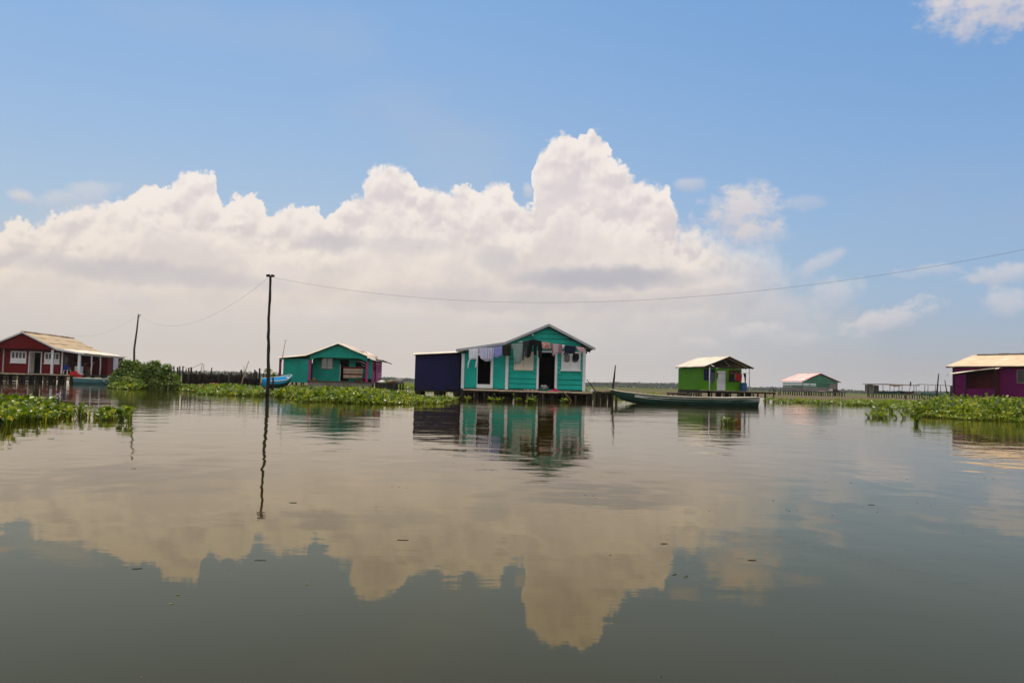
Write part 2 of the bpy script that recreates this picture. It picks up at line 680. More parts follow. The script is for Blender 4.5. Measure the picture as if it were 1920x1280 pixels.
def build_sky():
    w = bpy.data.worlds.new('World')
    SC.world = w
    w.use_nodes = True
    t = NT(w.node_tree)
    t.n.clear()
    out = t.node('ShaderNodeOutputWorld')
    bg = t.node('ShaderNodeBackground')
    bg.inputs['Strength'].default_value = 0.1
    t.l.new(bg.outputs[0], out.inputs[0])
    sky = t.node('ShaderNodeTexSky', sky_type='NISHITA')
    sky.sun_disc = False
    sky.sun_elevation = R(SUN_EL)
    sky.sun_rotation = R(SUN_AZ)
    sky.air_density = 1.0
    sky.dust_density = 1.5
    sky.ozone_density = 1.5
    d = t.node('ShaderNodeTexCoord').outputs['Generated']
    x, y, z = t.sep(d)
    az = t.m('MULTIPLY', t.m('ARCTAN2', x, y), 180 / PI)
    el = t.m('MULTIPLY', t.m('ARCSINE', t.m('MAXIMUM', t.m('MINIMUM', z, 1.0), -1.0)), 180 / PI)
    p = t.vec(az, el, 0.0)

    # clear air: nishita, whitened towards the horizon by humid haze, greyer blue to the right
    side = t.smooth(az, -12, 32)
    hz = t.mix(side, srgb(206, 197, 190), t.mix(t.smooth(el, .5, 6), srgb(180, 177, 181), srgb(172, 177, 197)))
    hz10 = t.mix(1.0, hz, (10, 10, 10), 'MULTIPLY')
    blue = t.mix(1.0, sky.outputs[0], SKY_TINT, 'MULTIPLY')
    veil = t.m('POWER', 2.718, t.m('MULTIPLY', t.m('MAXIMUM', el, 0.0), t.lin(az, -30, 30, -.066, -.068)))
    streak = t.noise(t.vmul(p, (.05, .16, 1)), 1.0, 4, .5, dim='2D')
    veil = t.m('ADD', veil, t.m('MULTIPLY', t.smooth(streak, .5, .8), .10), clamp=True)
    base = t.mix(veil, blue, hz10)
    # unseen broken cloud added above the frame to make the ambient less blue
    over = t.noise(t.vmul(d, (2.2, 2.2, 2.2)), 1.0, 4, .55)
    over = t.m('MULTIPLY', t.smooth(el, 31, 44), t.smooth(over, .34, .58))
    base = t.mix(over, base, (9.0, 8.3, 7.6))
    # unseen bright cloud added behind the camera to fill the house fronts
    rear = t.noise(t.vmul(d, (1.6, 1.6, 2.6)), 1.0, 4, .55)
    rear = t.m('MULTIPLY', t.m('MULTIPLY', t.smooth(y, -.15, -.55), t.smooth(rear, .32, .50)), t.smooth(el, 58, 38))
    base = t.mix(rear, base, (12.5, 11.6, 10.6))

    # billow field
    wn = t.noise(p, .42, 8, .58, color=True, dim='2D')
    wr, wg, wb = t.sep(wn)
    # the turrets have crisp cauliflower rims
    puff = t.voro(t.vadd(p, t.vmul(wn, (.7, .7, 0))), .42, 3, .42, .35, '2D')
    puff_l = t.voro(t.vadd(p, t.vadd(t.vmul(wn, (.7, .7, 0)), (-.14, .40, 0))), .42, 3, .42, .35, '2D')
    wx = t.m('MULTIPLY', t.m('SUBTRACT', wr, .5), 1.3)
    wy = t.m('MULTIPLY', t.m('SUBTRACT', wg, .5), 1.1)
    azw = t.m('ADD', az, wx)
    elw = t.m('ADD', el, wy)
    knob = t.voro(t.vadd(p, t.vmul(wn, (.3, .3, 0))), 1.7, 3, .6, None, '2D')
    rough = t.m('ADD', t.m('MULTIPLY', t.m('SUBTRACT', .42, puff), .75), t.m('MULTIPLY', t.m('SUBTRACT', .40, knob), .46))

    def layer(px, wn_az=36.0):
        pts = []
        for a, b in px:
            u, v = azel(a, b)
            pts.append(((u + 36) / 72, v / 24))
        pts.sort()
        q = []
        for u, v in pts:
            if q and u - q[-1][0] < .0012:
                continue
            q.append((u, v))
        c = t.curve(t.m('MULTIPLY', t.m('ADD', azw, 36), 1 / 72), q)
        return t.m('MULTIPLY', c, 24)

    top = [(-140, 455), (-60, 440), (0, 428), (13, 415), (37, 410), (57, 417), (67, 406), (100, 392), (140, 393), (160, 384), (187, 370),
           (223, 367), (233, 360), (263, 344), (283, 335), (302, 343), (323, 343), (332, 326), (347, 315), (362, 310), (375, 320), (395, 321),
           (404, 336), (410, 360), (420, 380), (440, 364), (460, 366), (475, 359), (492, 368), (499, 404), (520, 396), (547, 383), (567, 377),
           (596, 381), (606, 412), (617, 405), (640, 388), (663, 365), (684, 352), (692, 328), (720, 306), (735, 302), (750, 302), (767, 322), (793, 356),
           (827, 355), (847, 357), (877, 348), (897, 358), (917, 347), (945, 335), (958, 345), (966, 374), (985, 384), (1000, 366), (1008, 290),
           (1020, 260), (1030, 250), (1044, 243), (1057, 239), (1068, 257), (1080, 254), (1100, 243), (1112, 242), (1124, 249), (1137, 268), (1147, 288),
           (1173, 310), (1193, 330), (1218, 330), (1230, 342), (1246, 335), (1257, 344), (1262, 390), (1275, 416), (1290, 410), (1304, 404), (1318, 424),
           (1345, 418), (1400, 425), (1445, 432), (1475, 470), (1520, 492), (1570, 505), (1620, 560), (1680, 640), (1800, 680), (2050, 730)]
    T1 = layer(top)
    soft = t.smooth(wb, .34, .60, .16, .75)
    soft = t.m('ADD', soft, t.m('MULTIPLY', t.smooth(az, 8.5, 17), 3.4))
    s1 = t.m('ADD', t.m('ADD', t.m('SUBTRACT', T1, elw), rough), .55)
    a1 = t.smooth(t.m('DIVIDE', s1, soft), 0.0, 1.0)
    # thinner, hazier towards the right end and the base of the bank
    a1 = t.m('MULTIPLY', a1, t.smooth(az, 10.0, 23, 1.0, .25))
    a1 = t.m('MULTIPLY', a1, t.smooth(t.m('ADD', el, t.m('MULTIPLY', wy, 1.2)), .5, 6.5, .35, 1.0))

    inner = [(-140, 500), (0, 470), (60, 455), (120, 440), (200, 420), (270, 395), (330, 372), (400, 395), (450, 400), (490, 425), (540, 430), (610, 445), (680, 405),
             (740, 372), (800, 395), (860, 372), (930, 365), (980, 405), (1030, 385), (1070, 362), (1120, 372), (1180, 395), (1240, 420), (1300, 445),
             (1360, 420), (1420, 430), (1460, 470), (1550, 560), (2050, 720)]
    T2 = layer(inner)
    s2 = t.m('ADD', t.m('SUBTRACT', T2, elw), t.m('MULTIPLY', rough, 1.6))
    a2 = t.smooth(s2, -.1, .75)
    bank = [(-140, 560), (0, 540), (150, 500), (320, 480), (480, 470), (600, 520), (720, 470), (860, 440), (980, 455), (1100, 470), (1250, 500), (1400, 490), (1480, 560), (2050, 740)]
    T3 = layer(bank)
    s3 = t.m('ADD', t.m('SUBTRACT', T3, t.m('ADD', el, t.m('MULTIPLY', wx, 1.4))), rough)
    a3 = t.smooth(s3, -.2, 1.3)

    # relief: rims that face the high sun are bright
    relief = t.m('SUBTRACT', puff_l, puff)
    big = t.noise(p, .22, 5, .6, dim='2D')
    shade1 = t.smooth(s1, .2, 1.9)
    shade = t.m('ADD', t.m('MULTIPLY', shade1, .46), t.m('MULTIPLY', t.smooth(big, .60, .34), .22))
    shade = t.m('SUBTRACT', shade, t.m('MULTIPLY', relief, t.smooth(s1, 5.5, .3, .4, 1.75)))
    rim2 = t.m('MULTIPLY', a2, t.smooth(s2, .2, 2.2, 1.0, 0.0))
    shade = t.m('SUBTRACT', shade, t.m('MULTIPLY', rim2, .34))
    rim3 = t.m('MULTIPLY', a3, t.smooth(s3, .3, 2.4, 1.0, 0.0))
    shade = t.m('SUBTRACT', shade, t.m('MULTIPLY', rim3, .16))
    shade = t.m('MAXIMUM', shade, 0.0, clamp=True)
    low = t.mix(side, srgb(217, 205, 197), srgb(193, 189, 194))
    cl = t.mix(t.smooth(shade, 0, 1), t.mix(t.smooth(el, 4, 13), srgb(238, 224, 210), srgb(247, 237, 229)),
               t.mix(t.smooth(el, 3, 13), low, srgb(220, 210, 210)))
    lowf = t.smooth(el, 7.5, 2.0)
    cl = t.mix(t.m('MULTIPLY', lowf, .75), cl, low)
    # flat grey undersides of the bank
    for (cx, cy, hw, hh, k, tilt) in ((1130, 522, 190, 26, .85, 0), (260, 510, 260, 22, .5, -.03), (930, 488, 40, 34, .45, 0), (1330, 560, 260, 24, .35, .05),
                                      (620, 455, 70, 22, .35, 0), (900, 560, 260, 26, .35, 0), (770, 460, 110, 20, .28, 0)):
        u0, v0 = azel(cx, cy)
        hwd, hhd = hw / 28.5, hh / 28.5
        du = t.m('SUBTRACT', azw, u0)
        dv = t.m('SUBTRACT', t.m('SUBTRACT', elw, v0), t.m('MULTIPLY', du, tilt))
        e = t.m('ADD', t.m('POWER', t.m('DIVIDE', du, hwd), 2), t.m('POWER', t.m('DIVIDE', dv, hhd), 2))
        cl = t.mix(t.m('MULTIPLY', t.smooth(e, 1.35, .05), k), cl, srgb(180, 179, 188))
    colr = t.mix(t.m('MULTIPLY', a1, .95), base, t.mix(1.0, cl, (10, 10, 10), 'MULTIPLY'))

    # loose puffs
    fine = t.noise(t.vmul(p, (.7, 1.1, 1)), 1.1, 6, .62, dim='2D')
    for (cx, cy, hw, hh, k, tilt) in ((38, 371, 21, 15, .8, 0), (1293, 345, 34, 16, .5, 0), (1512, 380, 34, 17, .32, 0), (1540, 492, 44, 20, .5, .45),
                                      (150, 368, 70, 26, .45, .3), (1740, 511, 60, 15, .35, 0), (1872, 515, 62, 20, .6, .1), (1886, 566, 40, 28, .55, 0),
                                      (1668, 597, 86, 24, .65, .3), (1417, 619, 58, 16, .55, .1), (1560, 548, 56, 26, .45, .15), (1310, 642, 40, 14, .35, 0),
                                      (1490, 636, 60, 16, .25, 0), (1395, 396, 74, 56, .95, 0), (1425, 440, 60, 30, .5, 0), (990, 358, 12, 18, .6, 0), (1882, -4, 130, 58, 1.0, 0), (1812, 54, 22, 24, .3, 0), (240, 552, 60, 22, .35, 0),
                                      (610, 590, 90, 24, .4, 0), (520, 520, 70, 24, .35, 0), (760, 585, 100, 26, .35, 0), (930, 600, 90, 18, .3, .0)):
        u0, v0 = azel(cx, cy)
        hwd, hhd = hw / 28.5, hh / 28.5
        du = t.m('SUBTRACT', t.m('ADD', az, t.m('MULTIPLY', wx, .7)), u0)
        dv = t.m('SUBTRACT', t.m('SUBTRACT', t.m('ADD', el, t.m('MULTIPLY', wy, .7)), v0), t.m('MULTIPLY', du, tilt))
        e = t.m('ADD', t.m('POWER', t.m('DIVIDE', du, hwd), 2), t.m('POWER', t.m('DIVIDE', dv, hhd), 2))
        e = t.m('ADD', e, t.m('MULTIPLY', t.m('SUBTRACT', fine, .5), 2.6 * min(1.0, hw / 60)))
        c = t.mix(t.smooth(dv, -hhd * .8, hhd * .5), srgb(203, 199, 206), srgb(229, 219, 215))
        colr = t.mix(t.m('MULTIPLY', t.smooth(e, 1.25, -.1), k * .85), colr, t.mix(1.0, c, (10, 10, 10), 'MULTIPLY'))
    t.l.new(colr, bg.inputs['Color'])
    try:
        w.cycles.sampling_method = 'MANUAL'
        w.cycles.sample_map_resolution = 512
    except Exception:
        pass


SKY_TINT = (.60, 1.14, 1.44)
build_sky()

sun = bpy.data.lights.new('sun', 'SUN')
sun.energy = 3.6
sun.angle = R(0.6)
sun.color = (1.0, .91, .76)
so_ = bpy.data.objects.new('sun', sun)
COL.objects.link(so_)
sd = Vector((math.sin(R(SUN_AZ)) * math.cos(R(SUN_EL)), math.cos(R(SUN_AZ)) * math.cos(R(SUN_EL)), math.sin(R(SUN_EL))))
so_.rotation_euler = sd.to_track_quat('Z', 'Y').to_euler()
so_.location = sd * 60


# ------------------------------------------------------------------ water
def build_water():
    m, t, out = new_mat('lagoon_water')
    tc = t.node('ShaderNodeTexCoord').outputs['Object']
    sx, sy, sz = t.sep(tc)
    # gentle patches of breeze
    patch = t.noise(t.vmul(tc, (.05, .16, 1)), 1.0, 3, .5)
    gust = t.smooth(patch, .36, .66, .5, 1.25)
    far = t.smooth(sy, 4, 18, .24, 1.0)
    warp = t.vmul(t.noise(tc, .5, 2, .5, color=True), (.8, .5, 0))
    n0 = t.noise(t.vmul(tc, (.12, .28, 1)), 1.0, 2, .5)
    n1 = t.noise(t.vadd(t.vmul(tc, (.32, 1.6, 1)), warp), 1.0, 2, .5)
    nx = t.noise(t.vadd(t.vmul(tc, (1.5, .95, 1)), warp), 1.0, 1, .5)
    n2 = t.noise(t.vadd(t.vmul(tc, (2.2, 5.0, 1)), warp), 1.0, 2, .5)
    n3 = t.noise(t.vmul(tc, (7, 15, 1)), 1.0, 2, .5)
    h = t.m('MULTIPLY', n1, .0054)
    h = t.m('ADD', h, t.m('MULTIPLY', n2, .0019))
    h = t.m('ADD', h, t.m('MULTIPLY', n3, .0008))
    h = t.m('MULTIPLY', t.m('MULTIPLY', h, gust), far)
    h = t.m('ADD', h, t.m('MULTIPLY', t.m('MULTIPLY', nx, .0095), t.m('MULTIPLY', gust, t.smooth(sy, 3, 10, .45, 1.0))))
    h = t.m('ADD', h, t.m('MULTIPLY', n0, .012))
    bn = t.node('ShaderNodeBump')
    bn.inputs['Strength'].default_value = 1.0
    bn.inputs['Distance'].default_value = 1.0
    t.put(bn.inputs['Height'], h)
    silt = t.noise(t.vmul(tc, (.06, .1, 1)), 1.0, 4, .6)
    c = t.mix(t.smooth(silt, .35, .7), (.026, .0185, .003), (.032, .023, .004))
    body = t.node('ShaderNodeBsdfDiffuse')
    t.put(body.inputs[0], c)
    gl = t.node('ShaderNodeBsdfGlossy')
    gl.inputs['Roughness'].default_value = .02
    t.l.new(bn.outputs[0], gl.inputs['Normal'])
    fr = t.node('ShaderNodeFresnel')
    fr.inputs[0].default_value = 1.33
    t.l.new(bn.outputs[0], fr.inputs['Normal'])
    t.put(gl.inputs['Color'], t.mix(t.smooth(fr.outputs[0], .08, .75), (1.0, .862, .585), (.97, .92, .84)))
    mx = t.node('ShaderNodeMixShader')
    t.l.new(fr.outputs[0], mx.inputs[0])
    t.l.new(body.outputs[0], mx.inputs[1])
    t.l.new(gl.outputs[0], mx.inputs[2])
    t.l.new(mx.outputs[0], out.inputs[0])
    mb = MB()
    mb.add([(-3500, -300, 0), (3500, -300, 0), (3500, 4500, 0), (-3500, 4500, 0)], [(0, 1, 2, 3)])
    o = mb.build('water', m)
    tag(o, 'calm olive brown lagoon water mirroring the clouds', 'water', kind='structure')


build_water()


# ------------------------------------------------------------------ far marsh
def build_marsh():
    m, t, out = new_mat('marsh_ground')
    tc = t.node('ShaderNodeTexCoord').outputs['Object']
    x, y, z = t.sep(tc)
    n = t.noise(t.vmul(tc, (.05, .05, 1)), 1.0, 6, .65)
    n2 = t.noise(t.vmul(tc, (.6, .6, 1)), 1.0, 6, .7)
    n3 = t.noise(t.vmul(tc, (.012, .02, 1)), 1.0, 4, .6)
    brown = t.mix(t.smooth(n2, .3, .7), (.085, .070, .045), (.155, .125, .085))
    brown = t.mix(t.smooth(n, .5, .7), brown, (.09, .095, .035))
    grn = t.mix(t.smooth(n3, .3, .7), (.060, .085, .022), (.10, .115, .035))
    c = t.mix(t.smooth(t.m('ADD', y, t.m('MULTIPLY', t.m('SUBTRACT', n3, .5), 300)), 260, 420), brown, grn)
    b = t.node('ShaderNodeBsdfDiffuse')
    t.put(b.inputs[0], c)
    t.l.new(b.outputs[0], out.inputs[0])
    # front edge of the mat by pixel column (depth in m)
    prof = [(-600, 95), (200, 98), (330, 82), (520, 84), (600, 92), (740, 135), (850, 140), (950, 125), (1100, 120), (1250, 112), (1400, 105), (1480, 96), (1560, 88), (1640, 80), (1720, 78), (1800, 80), (2000, 84), (2700, 100)]
    cols = 420
    vs, fs = [], []
    rows = [0, .004, .012, .03, .07, .15, .3, .6, 1.0]
    for i in range(cols + 1):
        px = -600 + 3300 * i / cols
        for (a, da), (b_, db) in zip(prof, prof[1:]):
            if a <= px <= b_:
                D = da + (db - da) * (px - a) / (b_ - a)
        D *= 1 + .07 * math.sin(i * .71) + .05 * math.sin(i * 1.9 + 1) + .06 * math.sin(i * .23) + rnd.uniform(-.03, .03)
        k = (px - 960) / F
        for j, r in enumerate(rows):
            Y = D + (1400 - D) * r
            vs.append((k * Y, Y, -.03 if j == 0 else (.02 + .05 * rnd.random() if j < 6 else .06)))
    nr = len(rows)
    for i in range(cols):
        for j in range(nr - 1):
            a = i * nr + j
            fs.append((a, a + nr, a + nr + 1, a + 1))
    o = MB().add(vs, fs).build('marsh', m)
    tag(o, 'flat brown marsh of drowned reeds turning green towards the far trees', 'marsh', kind='structure')


build_marsh()


# ------------------------------------------------------------------ leaves
def leaf_cloud(pos, size, updir, name, mat, parent=None, k=4, jitter=.8):
    """many small leaf faces; pos (n,3), size (n,), updir (n,3) general facing"""
    n = len(pos)
    nv = updir + NR.normal(0, jitter, (n, 3))
    nv /= np.linalg.norm(nv, axis=1)[:, None] + 1e-9
    a = np.cross(nv, NR.normal(0, 1, (n, 3)))
    a /= np.linalg.norm(a, axis=1)[:, None] + 1e-9
    b = np.cross(nv, a)
    if k == 4:
        shp = [(-1, 0, 0), (0, -.48, .10), (1, 0, 0), (0, .48, .10)]
    else:
        shp = [(-1, 0, 0), (-.35, -.5, .08), (.45, -.42, .05), (1, 0, -.05), (.45, .42, .05), (-.35, .5, .08)]
    V = np.stack([pos + (a * sx + b * sy + nv * sz) * size[:, None] for sx, sy, sz in shp], axis=1)
    kk = len(shp)
    faces = np.arange(n * kk).reshape(n, kk)
    return array_mesh(name, V.reshape(-1, 3), [faces], mat, parent)


M['woodland'] = leafmat('far_woodland_leaves', [(0, (.024, .036, .026)), (.5, (.038, .052, .036)), (1, (.060, .075, .05))], .15, .8)


def build_woodland():
    P = []
    S = []
    N = 52000
    az = NR.uniform(-38, 38, N)
    Y = NR.uniform(980, 1120, N)
    X = np.tan(np.radians(az)) * Y
    # uneven canopy height
    h = 4.6 + 1.1 * np.sin(X * .011) +   .7 * np.sin(X * .037 + 1) + .5 * np.sin(X * .093 + 2) + .5 * np.sin(X * .21 + Y * .02) + .5 * np.sin(X * .47)
    h *= np.where(az < -16, 1.15, 1.0)
    u = NR.random(N) ** .8
    z = u * h
    P = np.stack([X, Y, z], axis=1)
    S = NR.uniform(.7, 1.7, N)
    o = leaf_cloud(P, S, np.tile(np.array([0, -.6, .6]), (N, 1)), 'far_woodland', M['woodland'])
    tag(o, 'long low line of hazy mangrove woodland along the horizon', 'woodland', kind='stuff')


build_woodland()

# ------------------------------------------------------------------ haze
def build_haze():
    m, t, out = new_mat('humid_haze')
    v = t.node('ShaderNodeVolumePrincipled')
    v.inputs['Color'].default_value = (.93, .95, 1.0, 1)
    v.inputs['Density'].default_value = HAZE
    v.inputs['Anisotropy'].default_value = 0.1
    t.l.new(v.outputs[0], out.inputs['Volume'])
    o = MB().box(-1500, 1500, -60, 1500, -1.0, 16.0).build('haze', m)
    tag(o, 'pale humid haze over the far marsh and trees', 'haze', kind='stuff')


HAZE = 0.00010
build_haze()
# ================================================================== main teal house
def gable_poly(pts, base):
    """closed (x, z) outline from the roof line down to a base height"""
    return [(pts[0][0], base)] + list(pts) + [(pts[-1][0], base)]


HS = 1.33                            # the house measures in units of 1.33 m
HOUSE = at(980, 55.8, -.33)


def main_house():
    root = thing('teal_house', 'teal board house with grey gabled roof edge and washing strung along its front', 'house', HOUSE)
    root.scale = (HS, HS, HS)
    W = .9                                     # wall plane
    fl = .75
    XL, XM, XR = -3.10, -.80, 3.10
    line = [(-3.38, 2.66), (-.97, 3.07), (1.225, 4.05), (3.56, 2.90)]      # upper edge of the roof
    d_l = (-2.29, -1.64, .95, 2.42)
    d_r = (.78, 1.58, .78, 2.62)
    w_l = (-.48, .50, 1.70, 2.62)
    w_r = (1.90, 2.86, 1.74, 2.70)
    th = .13

    def under(x):
        for (a, za), (b, zb) in zip(line, line[1:]):
            if a <= x <= b:
                return za + (zb - za) * (x - a) / (b - a) - th - .02
    # smooth boarded left half
    mb = MB()
    mb.wall(XL, XM, fl, 2.44, W, W + .08, [d_l])
    mb.prism([(XL, 2.44), (XL, under(XL)), (XM, under(XM)), (XM, 2.44)], W, W + .08)
    # side and back walls
    mb.box(XL, XL + .07, W + .08, W + 6, fl, 2.5)
    mb.box(XR - .07, XR, W + .08, W + 6, fl, 2.85)
    mb.prism([(XL, fl), (XL, 2.44), (XM, under(XM)), (1.225, under(1.225)), (XR, under(XR)), (XR, fl)], W + 6, W + 6.08)
    # cover battens between the panels
    for x in (-2.62, -1.18):
        mb.box(x - .02, x + .02, W - .012, W - .0005, fl + .02, 2.42)
    mb.build('wall', M['teal'], root)
    # clapboard right half
    mb = MB()
    mb.wall(XM, XR, fl, 2.82, W + .003, W + .08, [d_r, w_l, w_r])
    mb.prism([(XM, 2.82), (XM, under(XM)), (1.225, under(1.225)), (XR, 2.82)], W + .003, W + .08)
    mb.clap(XM + .12, XR - .12, fl + .01, 2.80, W, [(d_r[0] - .1, d_r[1] + .12, 0, 2.75), (w_l[0] - .02, w_l[1] + .02, w_l[2] - .04, w_l[3] + .04), (w_r[0] - .02, w_r[1] + .02, w_r[2] - .04, w_r[3] + .04)], .245)
    z = 2.84
    while z < 3.75:
        zt = z + .245
        def xl(zz):
            a = XM + .12
            if zz > under(XM):
                a = XM + (zz - under(XM)) / ((under(1.2) - under(XM)) / (1.2 - XM))
            return a
        def xr(zz):
            if zz > under(XR):
                return XR - (zz - under(XR)) / ((under(1.25) - under(XR)) / (XR - 1.25))
            return XR - .12
        a0, a1, b0, b1 = xl(z) + .02, xl(zt) + .02, xr(z) - .02, xr(zt) - .02
        if b1 - a1 < .05:
            break
        mb.add([(a0, W, z), (b0, W, z), (b0, W - .07, z), (a0, W - .07, z), (a1, W, zt - .03), (b1, W, zt - .03), (b1, W - .045, zt - .03), (a1, W - .045, zt - .03)],
               [(0, 1, 2, 3), (7, 6, 5, 4), (3, 2, 6, 7), (1, 0, 4, 5), (0, 3, 7, 4), (2, 1, 5, 6)])
        z = zt
    mb.build('clapboard_wall', M['teal'], root)
    # room shade put into near-black partitions
    mb = MB()
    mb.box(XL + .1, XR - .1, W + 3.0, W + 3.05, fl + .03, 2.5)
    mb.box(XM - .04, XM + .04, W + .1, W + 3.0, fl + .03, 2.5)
    mb.build('shade_partition', M['dark'], root)
    MB().box(XL, XR, W - .05, W + 6, fl - .09, fl - .002).build('floor', M['darkwood'], root)
    # corner and middle boards
    for x, ww in ((XL + .07, .15), (XM - .02, .15), (XR - .05, .15)):
        z1 = {0: 2.46, 1: 2.86, 2: 2.86}[0 if x < -2 else (1 if x < 1 else 2)]
        MB().box(x - ww / 2, x + ww / 2, W - .075, W - .003, fl - .03, min(z1, under(max(-3.3, min(3.4, x))) - .04)).build('corner_board', M['white'], root)
    # door frames
    def door(h, step, wl, wr, leaf):
        f = MB()
        f.box(h[0] - wl, h[0], W - .07, W + .1, h[2], h[3])
        f.box(h[1], h[1] + wr, W - .07, W + .1, h[2], h[3])
        f.box(h[0] - wl, h[1] + wr, W - .072, W + .1, h[3], h[3] + .08)
        o = f.build('door_frame', M['white'], root)
        if step:
            MB().box(h[0] - .03, h[1] + .13, W - .13, W - .076, fl + .01, h[2]).build('threshold', M['white'], o)
        # leaf opened inwards
        mb = MB()
        mb.box(leaf, leaf + .04, W + .12, W + .85, h[2] + .01, h[3] - .03)
        mb.build('door_leaf', M['greyboard'], root)
    door(d_l, True, .03, .13, d_l[1] + .02)
    door(d_r, False, .11, .12, d_r[1] + .02)
    # left window: closed louvred shutters
    f = MB()
    x0, x1, z0, z1 = w_l
    f.box(x0, x1, W - .07, W + .02, z0, z0 + .06)
    f.box(x0, x1, W - .07, W + .02, z1 - .06, z1)
    f.box(x0, x0 + .06, W - .068, W + .02, z0 + .06, z1 - .06)
    f.box(x1 - .06, x1, W - .068, W + .02, z0 + .06, z1 - .06)
    win = f.build('window', M['cream'], root)
    sh = MB()
    for a, b in ((x0 + .064, (x0 + x1) / 2 - .004), ((x0 + x1) / 2 + .004, x1 - .064)):
        sh.box(a, b, W - .03, W - .005, z0 + .06, z1 - .06)
        for i in range(3):
            xx = a + (b - a) * (i + .5) / 3
            sh.box(xx - .045, xx + .045, W - .042, W - .031, z0 + .09, z1 - .1)
        sh.box(a, b, W - .048, W - .043, z0 + .3, z0 + .37)
    sh.build('shutter', M['cream'], win)
    window_casement(root, *w_r[:2], *w_r[2:], W - .01, 2)
    # roof: corrugated sheets behind a grey barge board
    mb = MB()
    y0, y1 = W - .36, W + 6.4
    for (a, za), (b, zb) in zip(line, line[1:]):
        mb.sheet((a, y0, za - .03), (a, y1, za - .03), (b, y1, zb - .03), (b, y0, zb - .03), .2, .012, .012, .01)
    roof = mb.build('roof', M['bright'], root, True)
    fb = MB()
    up = line
    lo = [(x, z - th) for x, z in line]
    for i in range(3):
        fb.prism([up[i], up[i + 1], lo[i + 1], lo[i]], y0 - .05, y0 - .02)
    fb.build('barge_board', M['grey'], roof)
    for (a, za), (b, zb) in zip(line, line[1:]):
        for k in (1.9, 3.9, 6.0):
            MB().beam((a + .03, W + .1 + k, za - .11), (b - .03, W + .1 + k, zb - .11), .06, .09).build('rafter', M['darkwood'], roof)
    # stubs of purlins under the right eave
    for (x, z) in ((3.3, 2.78), (2.3, 3.28), (-2.9, 2.5)):
        MB().box(x - .05, x + .05, y0 + .01, W - .01, z, z + .08).build('purlin_end', M['darkwood'], roof)
    # bare bulb under the gable
    lm = MB()
    lm.tube([(.42, W - .02, 3.34), (.42, W - .16, 3.36), (.42, W - .18, 3.42)], .018, 6)
    lp = lm.build('lamp_bracket', M['black'], root, True)
    MB().lathe([(.0, .1), (.04, .09), (.055, .05), (.045, .0), (.02, -.03), (.0, -.03)], 10, (.42, W - .18, 3.44)).build('bulb', M['white'], lp, True)
    # foundations: dark cribs and posts under the house
    for x in (-2.95, -2.6, -2.05, -1.15, -.75, -.15, .2, 1.35, 1.6, 2.3, 2.6, 2.9):
        for y in (W + .15, W + 1.4, W + 3.2, W + 5.6):
            if y > W + 2 and rnd.random() < .4:
                continue
            stilt(x + rnd.uniform(-.15, .15), y, -.5, fl - .1, rnd.uniform(.09, .17), root, M['darkwood'])
    for x0, x1 in ((-2.95, -2.45), (-2.2, -1.75), (-1.45, -.6), (-.35, .15), (.62, .82), (1.2, 3.05)):
        cr = MB()
        for k in range(5):
            cr.box(x0 + rnd.uniform(-.06, .06), x1 + rnd.uniform(-.06, .06), W + .02 + .01 * k, W + .2, -.2 + k * .165, -.06 + k * .165)
        cr.build('crib_timber', M['darkwood'], root)
    MB().box(XL + .1, XR - .1, W + .02, W + .14, fl - .22, fl - .095).build('sill_beam', M['darkwood'], root)
    return root


main_house()


def navy_shed():
    root = thing('navy_shed', 'dark navy windowless shed on short legs beside the teal house', 'shed', at(980, 57.6, -.352))
    root.scale = (1.352, 1.352, 1.352)
    mb = MB()
    x0, x1 = -5.45, -3.20
    mb.prism([(x0, .60), (x0, 2.34), (x1, 2.50), (x1, .62)], .3, .37)
    mb.prism([(x0, .60), (x0, 2.34), (x1, 2.50), (x1, .62)], 2.7, 2.77)
    mb.box(x0, x0 + .07, .37, 2.7, .60, 2.33)
    mb.box(x1 - .07, x1, .37, 2.7, .62, 2.48)
    # cover strips of the plywood sheets
    for x in (-4.7, -3.95):
        mb.box(x - .012, x + .012, .292, .2995, .63, 2.36)
    mb.build('wall', M['navy'], root)
    mb = MB()
    mb.sheet((x0 - .09, .18, 2.39), (x1 + .02, .18, 2.55), (x1 + .02, 2.95, 2.58), (x0 - .09, 2.95, 2.43), .18, .014, .03, .02)
    r = mb.build('roof', M['bright'], root, True)
    MB().prism_x([(.02, -.055), (.20, .012), (.20, .035), (.02, -.03)], x0 - .09, x1 + .02).build('roof_lip', M['bright'], r)
    lp = r.children[0]
    for v in lp.data.vertices:
        v.co.z += 2.39 + .16 * (v.co.x - x0) / (x1 - x0)
    MB().beam((x0 - .07, .25, 2.345), (x1, .25, 2.515), .05, .06).build('eave_board', M['darkwood'], r)
    MB().box(x0, x1 - .01, .31, 2.76, .52, .60).build('floor', M['darkwood'], root)
    for x, r_ in ((-5.28, .12), (-4.32, .12), (-4.1, .05), (-3.3, .16)):
        for y in (.45, 2.5):
            mb = MB()
            mb.tube([(x + .03, y, -.5), (x, y, .2), (x, y, .36), (x, y, .52)], [r_, r_ * .95, r_ * 1.25, r_ * 1.35], 8)
            mb.build('stilt', M['darkwood'], root, True)


navy_shed()


